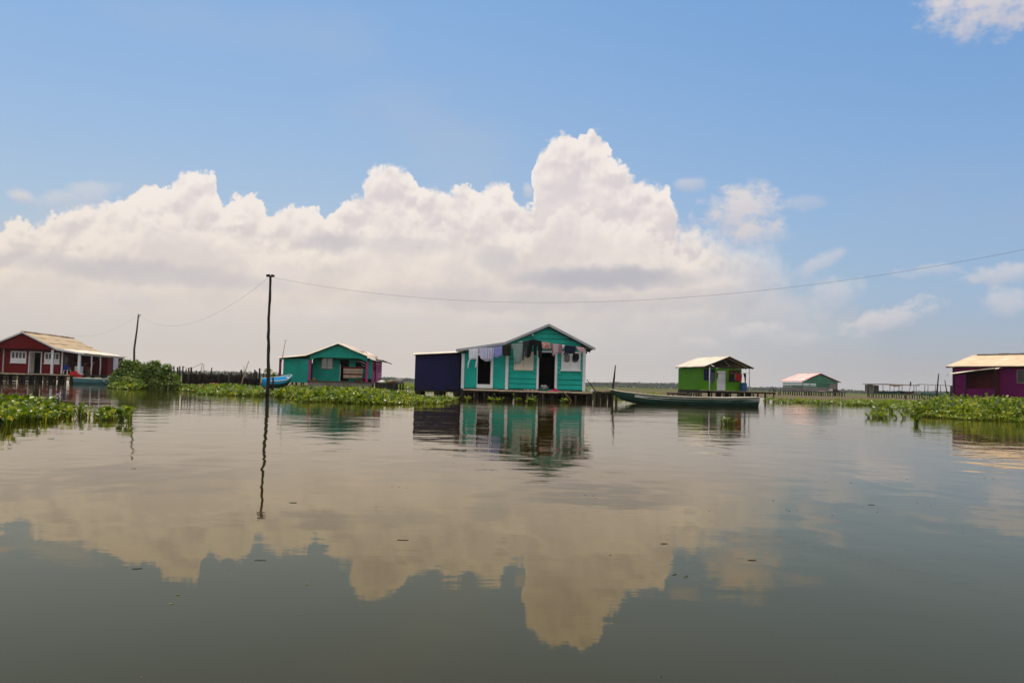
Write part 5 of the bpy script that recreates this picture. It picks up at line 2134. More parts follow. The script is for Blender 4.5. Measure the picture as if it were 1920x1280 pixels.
# ================================================================== poles and cables
def poles():
    Yp = 47.0
    base = wat(501.5, 742.0)
    Yp = base.y
    top = pt(507, 517, Yp)
    pole = thing('lamp_pole', 'tall thin dark pole with two floodlight boxes standing in the water', 'pole', base)
    n = 22
    pts, rad = [], []
    for i in range(n + 1):
        u = i / n
        q = Vector((0, 0, -.8)).lerp(top - base, u)
        w = .03 if 0 < i < n else 0
        q += Vector((.09 * math.sin(u * 7) * (1 - u) * u * 4 * .35 + rnd.uniform(-w, w) * .5, 0, 0))
        pts.append(q)
        rad.append(.105 - .045 * u + rnd.uniform(-.006, .01))
    MB().tube(pts, rad, 9).build('shaft', M['polewood'], pole, True)
    tp = top - base
    for sx in (-1, 1):
        mb = MB()
        cx = tp.x + sx * .12
        mb.prism([(cx - .095, tp.z - .06), (cx + .095, tp.z - .06), (cx + .10, tp.z + .06 + (.01 if sx < 0 else -.01)), (cx + (.06 if sx < 0 else -.06), tp.z + .08), (cx - .10, tp.z + .06)] if sx < 0 else
                 [(cx - .095, tp.z - .06), (cx + .095, tp.z - .06), (cx + .095, tp.z + .05), (cx - .02, tp.z + .075), (cx - .07, tp.z + .05)], tp.y - .07, tp.y + .07)
        mb.build('floodlight', M['black'], pole)
    MB().box(tp.x - .05, tp.x - .02, -.03 + tp.y, .03 + tp.y, tp.z - .3, tp.z - .14).build('insulator', M['whiteplastic'], pole)
    # forked pole by the red house
    b2 = at(248, 84.0)
    t2 = pt(260, 587, 84.0)
    p2 = thing('forked_pole', 'slightly bent wooden pole with a forked tip rising behind the green bush', 'pole', b2)
    e = t2 - b2
    pts = [Vector((0, 0, -.5)), e * .25 + Vector((.02, 0, 0)), e * .5 + Vector((-.12, 0, 0)), e * .75 + Vector((-.03, 0, 0)), e * .96]
    MB().tube(pts, [.13, .115, .10, .085, .075], 8).build('shaft', M['wood'], p2, True)
    for dx, dz in ((-.02, .32), (.24, .22)):
        MB().tube([e * .95, e * .95 + Vector((dx, 0, dz))], [.05, .03], 6).build('fork', M['wood'], p2, True)

    def cable(P0, P1, sag, r, label, m=60):
        pts = []
        for i in range(m + 1):
            u = i / m
            pts.append(P0.lerp(P1, u) - Vector((0, 0, sag * 4 * u * (1 - u))))
        o = MB().tube(pts, r, 5).build('power_cable', M['wire'], None, True)
        tag(o, label, 'cable')

    def proj(p):
        q = p - EYE
        return 960 + F * q.dot(cR) / q.dot(cF), 640 - F * q.dot(cU) / q.dot(cF)

    # right cable: solve end height and sag so that it hangs through the two seen points
    P0 = top + Vector((.1, 0, -.08))
    best = None
    for yy in range(330, 460, 4):
        P1 = pt(2150, yy, 31.0)
        for sg in range(10, 60):
            s = sg * .05
            err = 0
            for u in [i / 120 for i in range(121)]:
                p = P0.lerp(P1, u) - Vector((0, 0, s * 4 * u * (1 - u)))
                a, b = proj(p)
                for (tx, ty) in ((700, 549), (1050, 567), (1500, 536), (1920, 469)):
                    if abs(a - tx) < 8:
                        err += (b - ty) ** 2
            if best is None or err < best[0]:
                best = (err, P1, s)
    cable(P0, best[1], best[2], .005, 'long sagging cable running from the tall lamp pole off to the right')
    cable(top + Vector((-.1, 0, -.1)), t2 + Vector((.1, 0, -.25)), 1.75, .0045, 'cable sagging between the tall lamp pole and the forked pole')
    cable(t2 + Vector((-.05, 0, -.25)), pt(120, 625, 100), 1.0, .005, 'thin cable from the forked pole down to the red house')


poles()


# ================================================================== net fence
def fence():
    Y0 = 68.0
    root = thing('net_fence', 'fence of uneven dark stakes hung with black netting behind the water plants', 'fence', at(400, Y0))
    o = root.location
    P = [(326, 686), (333, 688), (337, 686), (343, 686), (349, 692), (354, 689), (358.5, 688), (368, 694), (374, 696), (388, 700), (393, 700), (397, 689), (410, 700), (415, 701), (422, 697), (429, 697),
         (434, 698), (443, 700), (448, 699), (452.5, 693), (463, 698), (465, 700), (468, 700), (471, 699), (475, 700), (478, 693), (481, 696), (487, 690), (494, 699), (383, 699), (404, 702), (439, 703), (456, 701)]
    for px, py in P:
        Y = Y0 + rnd.uniform(-.4, .6) + (4 if px > 460 else 0)
        t = pt(px, py, Y)
        b = at(px + rnd.uniform(-1.5, 1.5), Y)
        pts = [Vector((b.x, b.y, -.4)) - o, Vector(((b.x + t.x) / 2 + rnd.uniform(-.03, .03), Y, t.z / 2)) - o, t - o]
        r = rnd.uniform(.05, .09)
        MB().tube(pts, [r, r, r * .8], 6).build('stake', M['darkwood'] if rnd.random() < .75 else M['wood'], root, True)
    # netting: wavy sheet with a ragged top
    def net(x0, x1, zt, zb):
        a, b = at(x0, Y0) - o, at(x1, Y0) - o
        n = 70
        vs, fs = [], []
        for i in range(n + 1):
            u = i / n
            p = a.lerp(b, u)
            top = zt + .10 * math.sin(u * 40) * .5 + rnd.uniform(-.03, .03)
            for j in range(6):
                v = j / 5
                vs.append((p.x, p.y + .12 * math.sin(u * 55 + v * 2) + .05 * math.sin(u * 130), zb + (top - zb) * v))
        for i in range(n):
            for j in range(5):
                q = i * 6 + j
                fs.append((q, q + 6, q + 7, q + 1))
        nn = MB().add(vs, fs).build('netting', M['net'], root, True)
        nn.modifiers.new('thickness', 'SOLIDIFY').thickness = .02
    net(340, 450, 1.18, .1)
    net(452, 486, .95, .1)
    # thin whips with a strand of net
    for (ax, ay, bx, by, lb) in ((376, 702, 379.5, 680, 'thin leaning whip with a strand of yellow net above the fence'), (382.5, 702, 382, 682, 'thin upright whip rising from the fence next to the leaning one'), (457.5, 704, 457.5, 686, 'thin upright stick right of the netting')):
        o2 = MB().tube([pt(ax, ay, Y0) - Vector((0, 0, 1.2)), pt(ax, ay, Y0), pt(bx, by, Y0)], [.035, .03, .015], 6).build('whip_stick', M['wood'], None, True)
        tag(o2, lb, 'stick')
    o2 = MB().tube([pt(450, 729, 60), pt(455, 712, 60.5), pt(460, 695, 61), pt(466.5, 677, 61.5)], [.045, .04, .035, .025], 7).build('bamboo_pole', M['bamboo'], None, True)
    tag(o2, 'pale bent bamboo pole slanting up in front of the stake fence', 'pole')
    o2 = MB().tube([pt(344, 687, Y0), pt(352, 691, Y0), pt(362, 689, Y0), pt(372, 684, Y0), pt(379, 681, Y0)], .016, 5).build('net_strand', M['bamboo'], None, True)
    tag(o2, 'slack yellowish net strand strung above the dark netting', 'net')
    # plant cluster head behind the tall pole
    # sunken dark barrel and red thing by the fence
    b = thing('sunken_barrel', 'dark brown barrel half sunk among the water plants below the fence', 'barrel', wat(376, 730))
    MB().lathe([(0, -.3), (.28, -.3), (.33, 0), (.30, .38), (.26, .42), (.24, .36), (0, .34)], 14).build('drum', M['maroon'], b, True)
    o2 = MB().lathe([(0, 0), (.5, 0), (.55, .12), (.35, .3), (0, .34)], 10).build('tarp_bundle', M['rustcloth'], None, True)
    o2.location = at(402, 64, .35)
    o2.scale = (.8, .5, .5)
    tag(o2, 'small dull red bundle on the bank below the net fence', 'bundle')


fence()


# ================================================================== drying platform far right
def platform():
    Y0 = 180.0
    root = thing('boat_platform', 'long low stilt platform with thin posts and a ragged awning in the far marsh', 'platform', at(1700, Y0))
    o = root.location
    S = 1600 / Y0

    def x(px):
        return at(px, Y0).x - o.x
    fl = .95
    MB().box(x(1628), x(1786), -.6, 3.0, fl - .12, fl).build('deck', M['wood'], root)
    for i in range(34):
        px = 1628 + i * 4.75
        stilt(x(px), -.5 + rnd.uniform(0, .5), -.3, fl - .1, rnd.uniform(.06, .11), root, M['darkwood'])
    mb = MB()
    mb.tube([(x(1626), -.4, 2.92), (x(1660), -.4, 3.0), (x(1722), -.4, 2.9)], .06, 6)
    mb.tube([(x(1718), -.4, 3.12), (x(1735), -.4, 3.1), (x(1786), -.4, 2.98)], .06, 6)
    mb.tube([(x(1626), 2.5, 2.95), (x(1722), 2.5, 2.95)], .06, 6)
    mb.build('rail', M['wood'], root, True)
    for px, big in ((1626, .12), (1639, .06), (1654, .06), (1667, .06), (1675, .05), (1684, .07), (1690, .06), (1712, .06), (1716, .05), (1732, .06), (1738, .06), (1752, .06), (1762, .06), (1781, .16), (1784, .14)):
        MB().tube([(x(px), -.4 if px > 1630 else -.4, .2 if big > .1 else fl), (x(px) + rnd.uniform(-.05, .05), -.4, 2.95)], big, 6).build('post', M['wood'] if big < .1 else M['darkwood'], root, True)
    # ragged awning
    vs, fs = [], []
    n = 50
    for i in range(n + 1):
        u = i / n
        xx = x(1626) + (x(1722) - x(1626)) * u
        drop = .14 + .5 * max(0, math.sin(u * 11 + 2)) * rnd.uniform(.5, 1) * (1 if u > .3 else .25) * (1 - .5 * u)
        vs += [(xx, 2.5, 3.0), (xx, .8, 2.95 + .06 * math.sin(u * 20)), (xx, -.5, 2.96), (xx, -.52, 2.95 - drop)]
    for i in range(n):
        for j in range(3):
            a = i * 4 + j
            fs.append((a, a + 4, a + 5, a + 1))
    aw = MB().add(vs, fs).build('awning', cloth('sun_bleached_tarp', (.30, .24, .18), (.20, .15, .11), 'blot', 2.0), root, True)
    aw.modifiers.new('thickness', 'SOLIDIFY').thickness = .02
    MB().box(x(1629), x(1645), 2.0, 2.05, 1.0, 2.8).build('back_screen', cloth('grey_screen', (.42, .40, .36), transl=.5), root)
    MB().box(x(1645), x(1655), 1.9, 1.95, 1.5, 2.7).build('back_cloth', cloth('brown_cloth', (.22, .17, .12), transl=.4), root)

    def small_boat(px0, px1, z, mat, label):
        st = [(0, .7, .42, .0), (.15, .9, .4, -.02), (.5, 1, .36, -.03), (.8, .75, .42, .0), (.94, .35, .52, .2), (1, .06, .6, .42)]
        a = at(px0, Y0 - 1.6, z)
        b = thing('canoe', label, 'boat', a, 0)
        Lb = at(px1, Y0 - 1.6).x - a.x
        mb, rows = hull(Lb, 1.1, st)
        mb.build('hull', mat, b, True)
        gunwale(rows, .05, b, mat)
    small_boat(1639, 1690, 1.05, M['boatgreen'], 'dark canoe lying under the ragged awning of the far platform')
    small_boat(1688, 1714, 1.05, M['darkwood'], 'short black canoe behind the upright paddle on the far platform')
    small_boat(1729, 1779, .9, M['boatteal'], 'grey teal canoe at the right end of the far platform')
    MB().box(x(1636), x(1782), -2.2, -.61, fl - .15, fl - .03).build('front_deck', M['wood'], root)
    for px in (1640, 1665, 1690, 1715, 1740, 1765):
        stilt(x(px), -2.1, -.3, fl - .15, .09, root, M['darkwood'])
    # paddle
    p = thing('paddle', 'dark paddle standing blade up on the far platform', 'paddle', at(1704, Y0 - 1.4, 1.0))
    MB().tube([(0, 0, 0), (.32, 0, 1.7)], .05, 6).build('shaft', M['wood'], p, True)
    MB().prism([(.28, 1.6), (.20, 2.0), (.26, 2.5), (.38, 2.7), (.5, 2.4), (.48, 1.95), (.36, 1.6)], -.03, .03).build('blade', M['darkwood'], p)
    for (bx, by, tx, ty, r, lb) in ((1755.5, 747, 1760, 700, .14, 'stout leaning pole in front of the far platform'), (1778, 743, 1771.5, 712, .1, 'thin pole leaning left at the right end of the far platform'), (1743.5, 748, 1744, 735, .08, 'short stake in the plants before the far platform'), (1698.5, 748, 1699, 737, .12, 'short twin stake standing before the far platform')):
        a, b_ = at(bx, 150), pt(tx, ty, 150)
        o2 = MB().tube([Vector((a.x, a.y, -.4)), (a + b_) / 2, b_], [r, r * .9, r * .6], 6).build('marsh_pole', M['polewood'], None, True)
        tag(o2, lb, 'pole')


platform()
# ================================================================== vegetation
HY = [(0, (.11, .065, .02)), (.035, (.09, .07, .015)), (.06, (.014, .038, .002)), (.33, (.055, .11, .004)), (.6, (.14, .20, .008)), (.82, (.30, .33, .03)), (1, (.50, .45, .10))]
M['hyacinth'] = leafmat('water_hyacinth_leaves', HY, .42, .35)
M['hyacinth2'] = leafmat('yellowing_hyacinth_leaves', [(0, (.06, .12, .012)), (.4, (.12, .20, .02)), (.8, (.24, .28, .04)), (1, (.34, .30, .07))], .4, .4)
M['bush'] = leafmat('bush_leaves', [(0, (.022, .050, .003)), (.45, (.075, .14, .005)), (1, (.20, .27, .015))], .42, .45)
M['stem'] = wood('green_stems', (.07, .09, .03))


def inpoly(P, poly):
    x, y = P[:, 0], P[:, 1]
    r = np.zeros(len(P), bool)
    n = len(poly)
    for i in range(n):
        x0, y0 = poly[i]
        x1, y1 = poly[(i + 1) % n]
        c = ((y0 > y) != (y1 > y)) & (x < (x1 - x0) * (y - y0) / (y1 - y0 + 1e-12) + x0)
        r ^= c
    return r


def vnoise(P, s, seed):
    """cheap smooth value noise in the plane"""
    g = np.random.default_rng(seed).random((64, 64))
    q = P * s
    i = np.floor(q).astype(int)
    f = q - i
    f = f * f * (3 - 2 * f)
    a = g[i[:, 0] % 64, i[:, 1] % 64]
    b = g[(i[:, 0] + 1) % 64, i[:, 1] % 64]
    c = g[i[:, 0] % 64, (i[:, 1] + 1) % 64]
    d = g[(i[:, 0] + 1) % 64, (i[:, 1] + 1) % 64]
    return (a * (1 - f[:, 0]) + b * f[:, 0]) * (1 - f[:, 1]) + (c * (1 - f[:, 0]) + d * f[:, 0]) * f[:, 1]


def rosettes(C, H, leaves, blade, name, mat, parent=None, k=7):
    """water hyacinth: each centre carries stalked round blades. C (n,2), H (n,) height"""
    n = len(C)
    m = leaves
    idx = np.repeat(np.arange(n), m)
    N = len(idx)
    az = NR.uniform(0, 2 * PI, N)
    hh = H[idx] * NR.uniform(.35, 1.1, N)
    lean = NR.uniform(.15, .75, N)
    out = np.stack([np.cos(az), np.sin(az)], 1)
    base = np.concatenate([C[idx] + out * .03, np.full((N, 1), -.02)], 1)
    rad = blade * NR.uniform(.5, 1.55, N) * (.6 + .6 * H[idx] / max(1e-6, H.mean()))
    tip = np.concatenate([C[idx] + out * (hh * lean)[:, None], hh[:, None]], 1)
    # blade frame: along = outward and up, normal tilts
    tilt = NR.uniform(-.2, 1.25, N)
    al = np.concatenate([out * np.cos(tilt)[:, None], np.sin(tilt)[:, None]], 1)
    side = np.stack([-out[:, 1], out[:, 0], np.zeros(N)], 1)
    tw = NR.normal(0, .35, N)
    nrm = np.cross(al, side)
    side2 = side * np.cos(tw)[:, None] + nrm * np.sin(tw)[:, None]
    nrm = np.cross(al, side2)
    V = []
    rim = [(0, 0, 0), (.28, -.75, .16), (1.0, -.92, .24), (1.72, -.55, .10), (2.05, 0, -.04), (1.72, .55, .10), (1.0, .92, .24), (.28, .75, .16)]
    if k < 7:
        rim = [(0, 0, 0), (.7, -.9, .18), (1.7, -.6, .08), (2.0, .2, -.02), (.9, .92, .2)]
    for a, s_, u in rim:
        V.append(tip + al * (a * rad)[:, None] + side2 * (s_ * rad)[:, None] + nrm * (u * rad)[:, None])
    kk = len(rim)
    B = np.stack(V, 1).reshape(-1, 3)
    # split the blade along its mid rib so that it can cup
    f = np.arange(N)[:, None] * kk
    if kk == 8:
        fa = f + np.array([0, 1, 2, 3, 4])
        fb = f + np.array([0, 4, 5, 6, 7])
        faces = [fa, fb]
    else:
        faces = [f + np.arange(kk)]
    # stalks
    w = np.maximum(.008, rad * .16)[:, None]
    mid = (base + tip) / 2 + np.concatenate([-out * .02, np.full((N, 1), .0)], 1)
    S = np.stack([base - side * w, base + side * w, mid + side * w * 1.2, tip + side * w * .4, tip - side * w * .4, mid - side * w * 1.2], 1).reshape(-1, 3)
    o0 = len(B)
    faces.append(o0 + np.arange(N)[:, None] * 6 + np.arange(6))
    return array_mesh(name, np.concatenate([B, S]), faces, mat, parent)


def mat_of(name, poly_px, dens, height, leaves, blade, mat, label, holes=.25, nscale=.35, seed=3, k=7, hfun=None, edge=1.0, jit=1.2, thin=None):
    W_ = [wat(a, b) for a, b in poly_px]
    poly = [(p.x, p.y) for p in W_]
    xs = [p[0] for p in poly]
    ys = [p[1] for p in poly]
    area = (max(xs) - min(xs)) * (max(ys) - min(ys))
    n = int(area * dens)
    P = np.stack([NR.uniform(min(xs), max(xs), n), NR.uniform(min(ys), max(ys), n)], 1)
    # ragged outline
    J = P + np.stack([vnoise(P, 1.1, seed + 5) - .5, (vnoise(P, .9, seed + 9) - .5) * 3], 1) * jit
    keep = inpoly(J, poly) & (vnoise(P, nscale, seed) * .6 + vnoise(P, nscale * 4, seed + 1) * .4 > holes)
    if thin is not None:
        keep &= NR.random(len(P)) < thin(P)
    P = P[keep]
    H = height * (.55 + .9 * vnoise(P, .5, seed + 2)) * NR.uniform(.75, 1.2, len(P))
    # plants thin out and stay low towards the open water
    for dd in (.35, .9, 1.8):
        e = ~inpoly(J - np.stack([np.zeros(len(J)), np.full(len(J), dd * edge)], 1), poly)[keep]
        H = np.where(e, H * .68, H)
    if hfun is not None:
        H *= hfun(P)
    o = rosettes(P, H, leaves, blade, name, mat, None, k)
    tag(o, label, 'water plants', None, 'stuff')
    return P


def near_height(P):
    # tallest at the frame edge, single low sprigs at the right tip
    q = 960 + F * P[:, 0] / P[:, 1]
    return np.clip(1.08 - q / 440, .48, 1.2)


def near_thin(P):
    q = 960 + F * P[:, 0] / P[:, 1]
    return np.clip(1.2 - q / 430, .42, 1) * np.where(vnoise(P, 2.2, 77) > .24, 1, .15)


mat_of('hyacinth_mat', [(-90, 818), (0, 805), (18, 800), (40, 794), (90, 791), (150, 790), (205, 789), (222, 787), (226, 781), (195, 777), (150, 774), (80, 768), (0, 763), (-90, 760)],
       62, .22, 6, .030, M['hyacinth'], 'thick yellow green water hyacinth mat floating nearest the camera on the left', .50, 1.4, 3, 7, near_height, .5, .5, near_thin)
def mid_height(P):
    # low in front of the navy shed, taller before the sea green house
    q = 960 + F * P[:, 0] / P[:, 1]
    return np.clip(1.0 - (q - 690) / 180, .42, 1.0)


mat_of('hyacinth_mat', [(508, 741), (545, 748), (570, 753), (620, 755), (680, 758), (760, 759), (825, 757), (850, 752), (856, 748), (800, 745), (760, 739), (715, 736), (650, 733), (600, 731), (560, 729), (525, 729)],
       17, .27, 6, .047, M['hyacinth'], 'broad band of bright water hyacinth in front of the sea green house', .36, .5, 13, 5, mid_height)
mat_of('hyacinth_mat', [(330, 727), (350, 733), (400, 736), (440, 735), (500, 733), (530, 735), (530, 727), (480, 725), (420, 723), (335, 722)],
       11, .27, 6, .055, M['hyacinth'], 'strip of water hyacinth along the foot of the net fence', .46, .45, 23, 5)
mat_of('hyacinth_mat', [(400, 740), (430, 744), (480, 743), (495, 740), (480, 737), (420, 737)],
       12, .24, 6, .065, M['hyacinth2'], 'narrow loose strip of water hyacinth left of the tall pole', .42, .5, 33, 5)
mat_of('hyacinth_mat', [(362, 738), (385, 741), (400, 739), (390, 735), (365, 735)],
       9, .2, 6, .065, M['hyacinth2'], 'tiny yellowish hyacinth patch below the half sunk barrel', .35, .5, 37, 5)


def right_thin(P):
    return np.where(vnoise(P, 1.4, 79) > .27, 1, .15)


def tall(P):
    # tallest against the purple house
    return .45 + 1.6 * np.clip((P[:, 0] - 18.8) / 3.0, 0, 1.0) * np.clip((P[:, 1] - 30) / 8, .35, 1.0)


mat_of('hyacinth_mat', [(1722, 780), (1750, 783), (1800, 787), (1900, 790), (2060, 795), (2060, 766), (1920, 764), (1830, 765), (1775, 767), (1735, 771)],
       20, .29, 6, .050, M['hyacinth'], 'dense bank of tall water hyacinth before the purple house', .32, .3, 43, 6, tall, 1.0, .7, right_thin)
mat_of('hyacinth_mat', [(1615, 783), (1640, 785), (1690, 784), (1740, 775), (1760, 766), (1700, 765), (1640, 772)],
       9, .24, 6, .06, M['hyacinth2'], 'scattered low hyacinth clumps left of the tall bank on the right', .70, .7, 53, 5)
mat_of('hyacinth_mat', [(1600, 760), (1680, 764), (1790, 763), (1800, 757), (1700, 754), (1610, 753)],
       3, .17, 6, .07, M['hyacinth2'], 'far yellow green hyacinth band left of the purple house', .36, .2, 63, 5)
mat_of('hyacinth_mat', [(1425, 752), (1480, 757), (1560, 759), (1640, 762), (1640, 756), (1540, 753), (1440, 748)],
       1.3, .15, 6, .08, M['hyacinth2'], 'sparse far hyacinth strip below the pink roofed hut', .56, .25, 73, 5)
mat_of('hyacinth_mat', [(866, 743), (960, 745), (1060, 746), (1180, 748), (1260, 751), (1260, 746), (1120, 742), (980, 739), (870, 737)],
       3, .26, 6, .08, M['hyacinth2'], 'yellow green hyacinth band seen between the stilts of the teal house', .38, .2, 83, 5)
mat_of('hyacinth_mat', [(735, 728), (800, 731), (860, 733), (860, 729), (790, 726), (735, 724)],
       1.6, .26, 6, .11, M['hyacinth2'], 'thin far hyacinth band behind the navy shed', .36, .2, 93, 5)


def plant(px, py, h, n, blade, label, group='single floating hyacinth plants', mat='hyacinth'):
    p = wat(px, py)
    C = NR.normal(0, h * .45, (n, 2))
    o = rosettes(C, np.full(n, h) * NR.uniform(.7, 1.2, n), 6, blade, 'water_hyacinth', M[mat])
    o.location = p
    tag(o, label, 'plant', group)


plant(1361, 795, .17, 4, .035, 'lone hyacinth plant on open water below the green house reflection')
plant(243, 788, .24, 2, .05, 'small hyacinth sprig just off the right tip of the near mat')
plant(877, 752, .18, 4, .06, 'hyacinth clump under the left end of the teal house deck')
plant(922, 752, .15, 4, .06, 'hyacinth clump below the left doorway of the teal house')
plant(938, 754, .2, 5, .06, 'low pale hyacinth sprigs in front of the deck stilts below the middle post')
plant(998, 756, .25, 8, .06, 'bushy hyacinth clump at the deck stilts below the louvred window')
plant(970, 753, .16, 3, .05, 'tiny hyacinth sprig left of the bushy clump at the deck')
plant(1057, 755, .2, 3, .06, 'hyacinth plant beside the slanting pale stake')
plant(1715, 795, .25, 2, .05, 'tiny hyacinth sprig adrift in front of the right bank')
plant(1652, 779, .3, 5, .06, 'outermost hyacinth clump at the left end of the right bank')
plant(1912, 797, .18, 2, .05, 'wispy hyacinth sprig below the right bank near the frame edge')


def flowers():
    for i, (px, py, z, lb) in enumerate(((108, 774, .42, 'lilac hyacinth flower on the near left mat'), (433, 741, .34, 'pale hyacinth flower by the loose strip left of the pole'), (470, 740, .4, 'white hyacinth flower at the right end of the loose strip'), (676, 744, .55, 'pale lilac hyacinth flower before the sea green house'))):
        p = wat(px, py)
        t = thing('hyacinth_flower', lb, 'flower', p)
        MB().tube([(0, 0, 0), (.01, 0, z)], .012, 5).build('stem', M['stem'], t)
        mb = MB()
        for k in range(14):
            a = k * 2.4
            zz = z - .08 + .012 * k
            c = Vector((.035 * math.cos(a), .035 * math.sin(a), zz))
            d = Vector((math.cos(a), math.sin(a), .6)).normalized() * .05
            s_ = Vector((-math.sin(a), math.cos(a), 0)) * .022
            mb.add([c, c + d * .6 + s_, c + d, c + d * .6 - s_], [(0, 1, 2, 3)])
        mb.build('blossom', M['lilac'], t)


M['lilac'] = cloth('lilac_petals', (.62, .52, .70), transl=.4)
flowers()


def bush(label, lobes, n, size, base, mat='bush', name='bush'):
    root = thing(name, label, 'bush', base)
    w = np.array([a * b * c for *_, a, b, c in lobes]) ** .75
    w /= w.sum()
    ch = NR.choice(len(lobes), n, p=w)
    Lb = np.array(lobes)[ch]
    d = NR.normal(0, 1, (n, 3))
    d /= np.linalg.norm(d, axis=1)[:, None]
    r = NR.random(n) ** .35 * (1 + .16 * np.sin(d[:, 0] * 9 + ch) * np.sin(d[:, 2] * 11 + ch * 2) + .1 * np.sin(d[:, 1] * 17))
    P = Lb[:, :3] + d * Lb[:, 3:] * r[:, None]
    ok = P[:, 2] > -.02
    P, d = P[ok], d[ok]
    up = d * .7 + np.array([0, 0, .55])
    leaf_cloud(P, NR.uniform(.6, 1.25, len(P)) * size, up, 'foliage', M[mat], root, 6, .55)
    for i in range(9):
        l = lobes[i % len(lobes)]
        a = Vector((l[0] * .3 + rnd.uniform(-.3, .3), rnd.uniform(-.3, .3), -.2))
        b = Vector((l[0] + rnd.uniform(-.3, .3) * l[3], l[1], l[2] + l[5] * rnd.uniform(.2, .8)))
        MB().tube([a, (a + b) / 2 + Vector((rnd.uniform(-.1, .1), 0, .1)), b], [.05, .04, .02], 6).build('stem', M['stem'], root, True)
    return root


bb = wat(272, 727.5)
# lobes: x, y, z, rx, ry, rz
lob = [(-1.55, .6, 1.15, .75, .8, .55), (-1.7, .5, 1.75, .50, .5, .36), (-.95, .5, 1.75, .34, .4, .35), (-2.2, .3, .7, .6, .7, .45), (.1, .6, 1.35, .75, .9, .62), (.45, .5, 1.75, .42, .5, .36),
       (1.0, .6, 1.2, .75, .8, .55), (1.35, .5, 1.5, .35, .4, .36), (1.65, .5, .8, .6, .7, .45), (-.6, .2, .85, 1.0, .8, .55), (-1.5, -.3, .52, .95, .6, .45), (-.4, -.1, .4, 1.0, .6, .4), (.8, .0, .45, 1.1, .6, .42), (1.9, .1, .35, .8, .6, .34), (2.5, .3, .2, .5, .5, .22), (-.75, .4, 1.35, .8, .6, .55), (-.3, -.25, .15, 1.5, .4, .32), (1.1, -.2, .14, 1.3, .4, .3), (.5, .3, 1.0, 1.1, .6, .6), (-1.6, .1, 1.0, .8, .5, .5)]
bush('big leafy green bush at the water edge right of the red house', lob, 21000, .08, bb)
bush('low bright green shrub in front of the big bush by the teal boat', [(-.1, 0, .42, .62, .5, .40), (.5, .1, .34, .55, .5, .34), (-.6, .1, .22, .45, .4, .25)], 5000, .055, wat(240, 727.5), 'hyacinth', 'shrub')
mat_of('hyacinth_mat', [(203, 727), (225, 730), (262, 730), (262, 726), (215, 723)],
       14, .34, 7, .06, M['hyacinth'], 'low ragged hyacinth patch at the left foot of the big bush', .2, .4, 101, 5, None, 1.0, .3)
# weeds at the foot of the bush
plant(222, 727.5, .3, 14, .06, 'weedy hyacinth tuft between the teal boat and the low shrub', None, 'hyacinth2')
plant(270, 728, .2, 8, .06, 'reddish yellow hyacinth sprigs at the foot of the big bush', None, 'hyacinth2')
plant(213, 725, .5, 10, .07, 'leafy hyacinth clump hiding the bow of the teal boat', None, 'hyacinth')
# brushwood behind the tall pole
bush('small dry brush behind the tall pole', [(0, 0, 1.5, .3, .3, .28), (.25, 0, 1.0, .35, .3, .4), (.5, 0, 1.3, .22, .2, .2)], 420, .07, at(501, 66), 'hyacinth2')


# ================================================================== bits afloat
M['dryleaf'] = leafmat('floating_dead_leaf', [(0, (.20, .14, .05)), (.6, (.30, .24, .08)), (1, (.12, .07, .03))], .2, .6)


def drift(name, px, py, L, w, rz, label, cat, mat, group=None, kink=.0):
    p = wat(px, py)
    L, w = L * .72, w * .8
    mb = MB()
    n = 8
    if name == 'twig':
        pts = [(L * (i / n - .5), kink * L * math.sin(i * 1.1), .002) for i in range(n + 1)]
        mb.tube(pts, [w * .5 * (.6 + .4 * math.sin(PI * (i + .5) / (n + 1))) for i in range(n + 1)], 6)
    else:
        vs, fs = [], []
        for i in range(n + 1):
            u = i / n
            ww = w * math.sin(PI * min(.98, max(.02, u))) ** .7
            vs += [(L * (u - .5), -ww, .002 + .04 * L * u), (L * (u - .5), 0, .001), (L * (u - .5), ww, .002 + .03 * L * (1 - u))]
        for i in range(n):
            for j in range(2):
                a = i * 3 + j
                fs.append((a, a + 3, a + 4, a + 1))
        mb.add(vs, fs)
    o = mb.build(name, M[mat], None, True)
    if name != 'twig':
        o.modifiers.new('thickness', 'SOLIDIFY').thickness = .001
    o.location = p
    o.rotation_euler = (0, 0, R(rz))
    tag(o, label, cat, group)
    return o


drift('floating_leaf', 549, 942, .085, .022, 8, 'pale yellow leaf floating right of the pole reflection', 'leaf', 'hyacinth2')
drift('twig', 755, 1012, .10, .006, 4, 'short yellowish reed floating below the reflected cloud', 'twig', 'bamboo')
drift('twig', 1634, 946, .075, .006, -8, 'short brown twig floating on the right half of the water', 'twig', 'wood')
drift('twig', 1287, 1080, .09, .004, 62, 'thin forked twig floating right of the tallest reflected cloud', 'twig', 'wood', kink=.08)
drift('floating_leaf', 1284, 1082, .022, .008, 10, 'tiny pale leaf caught on the thin forked twig', 'leaf', 'hyacinth2')
drift('twig', 488, 1050, .09, .004, 6, 'thin broken twig floating below the pole reflection', 'twig', 'wood', kink=.03)
drift('twig', 257, 1066, .07, .004, 24, 'slanting dark twig on the left reflected cloud', 'twig', 'darkwood', kink=.05)
drift('floating_leaf', 333, 1115, .02, .006, 30, 'tiny pale leaf floating at the lower left', 'leaf', 'hyacinth2')
drift('floating_leaf', 320, 1132, .022, .006, 12, 'tiny dark leaf floating just below the pale one at the lower left', 'leaf', 'dryleaf')
drift('twig', 1410, 1050, .07, .005, 0, 'dark sliver floating at the edge of the right reflected cloud', 'twig', 'darkwood')
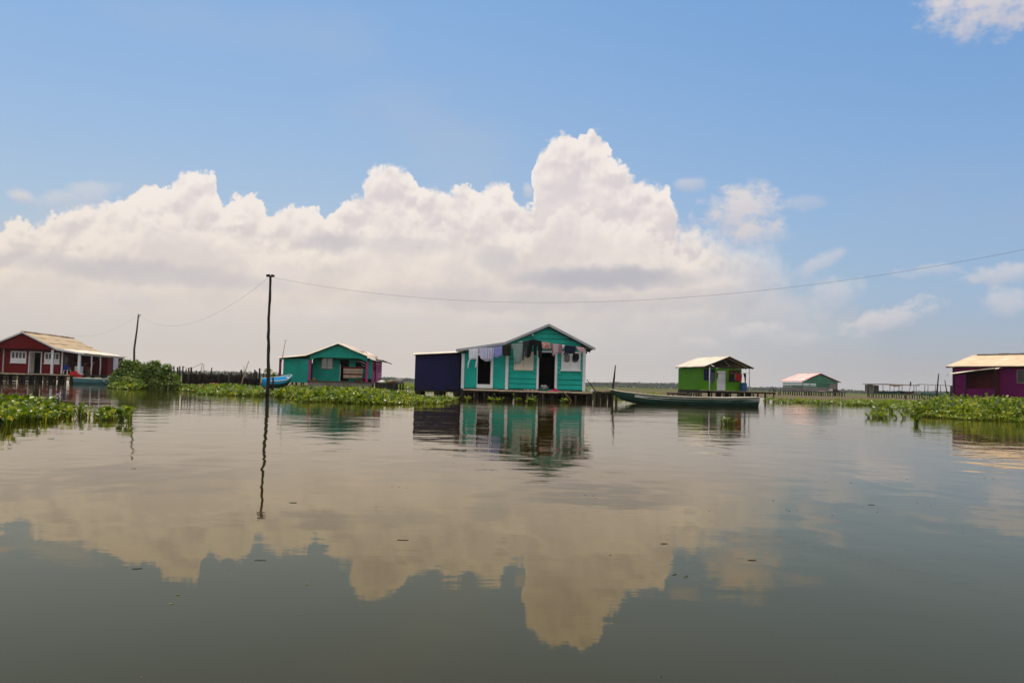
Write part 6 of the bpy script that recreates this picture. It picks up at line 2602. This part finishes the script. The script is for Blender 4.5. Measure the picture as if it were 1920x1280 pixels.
drift('twig', 1245, 1019, .06, .005, 5, 'short dark sliver on the right part of the reflected cloud', 'twig', 'darkwood')
drift('floating_leaf', 1144, 1040, .02, .006, 0, 'dark speck of leaf in the middle of the reflected cloud', 'leaf', 'dryleaf')
drift('floating_leaf', 250, 878, .07, .018, 15, 'small dead leaf floating below the near left hyacinth mat', 'leaf', 'dryleaf')
drift('floating_leaf', 96, 822, .16, .05, 70, 'dark green leaf drifting just below the near left mat', 'leaf', 'hyacinth')
drift('floating_leaf', 575, 1095, .02, .006, 0, 'dark leaf speck below the gap in the reflected clouds', 'leaf', 'dryleaf')
drift('twig', 1265, 1077, .05, .004, 40, 'tiny twig left of the forked twig', 'twig', 'darkwood')
SPECK = [(735, 912), (748, 913), (762, 914), (1098, 928), (1112, 929), (1118, 933), (1480, 958), (1720, 943), (1745, 949), (1805, 998), (1845, 896), (1700, 898), (1645, 960), (1548, 903), (1862, 897), (1596, 905),
         (1350, 800), (1390, 802), (1406, 803), (850, 868), (905, 870), (1475, 955), (1560, 965), (1915, 967), (1450, 938), (430, 1066), (560, 1152), (1240, 1268), (265, 1270), (1495, 956), (1330, 958), (705, 951), (1850, 935)]
for i, (a, b) in enumerate(SPECK):
    s = 1.0 / max(60, b - 720) * 3.2
    drift('plant_scrap', a, b, s * rnd.uniform(.8, 1.8), s * rnd.uniform(.2, .4), rnd.uniform(-30, 30), 'tiny dark plant scrap adrift on open water', 'plant scrap', 'dryleaf' if i % 3 else 'darkwood', 'plant scraps adrift on the water')
# ------------------------------------------------------------------ output
SC.view_settings.view_transform = 'Standard'
SC.view_settings.look = 'None'
SC.view_settings.exposure = 0.0
SC.view_settings.gamma = 1.0
SC.render.engine = 'CYCLES'
cy = SC.cycles
cy.use_denoising = True
cy.max_bounces = 8
cy.diffuse_bounces = 3
cy.glossy_bounces = 3
cy.transmission_bounces = 4
cy.volume_bounces = 1
cy.transparent_max_bounces = 8
cy.sample_clamp_indirect = 6
cy.caustics_reflective = False
cy.caustics_refractive = False
bpy.context.view_layer.update()
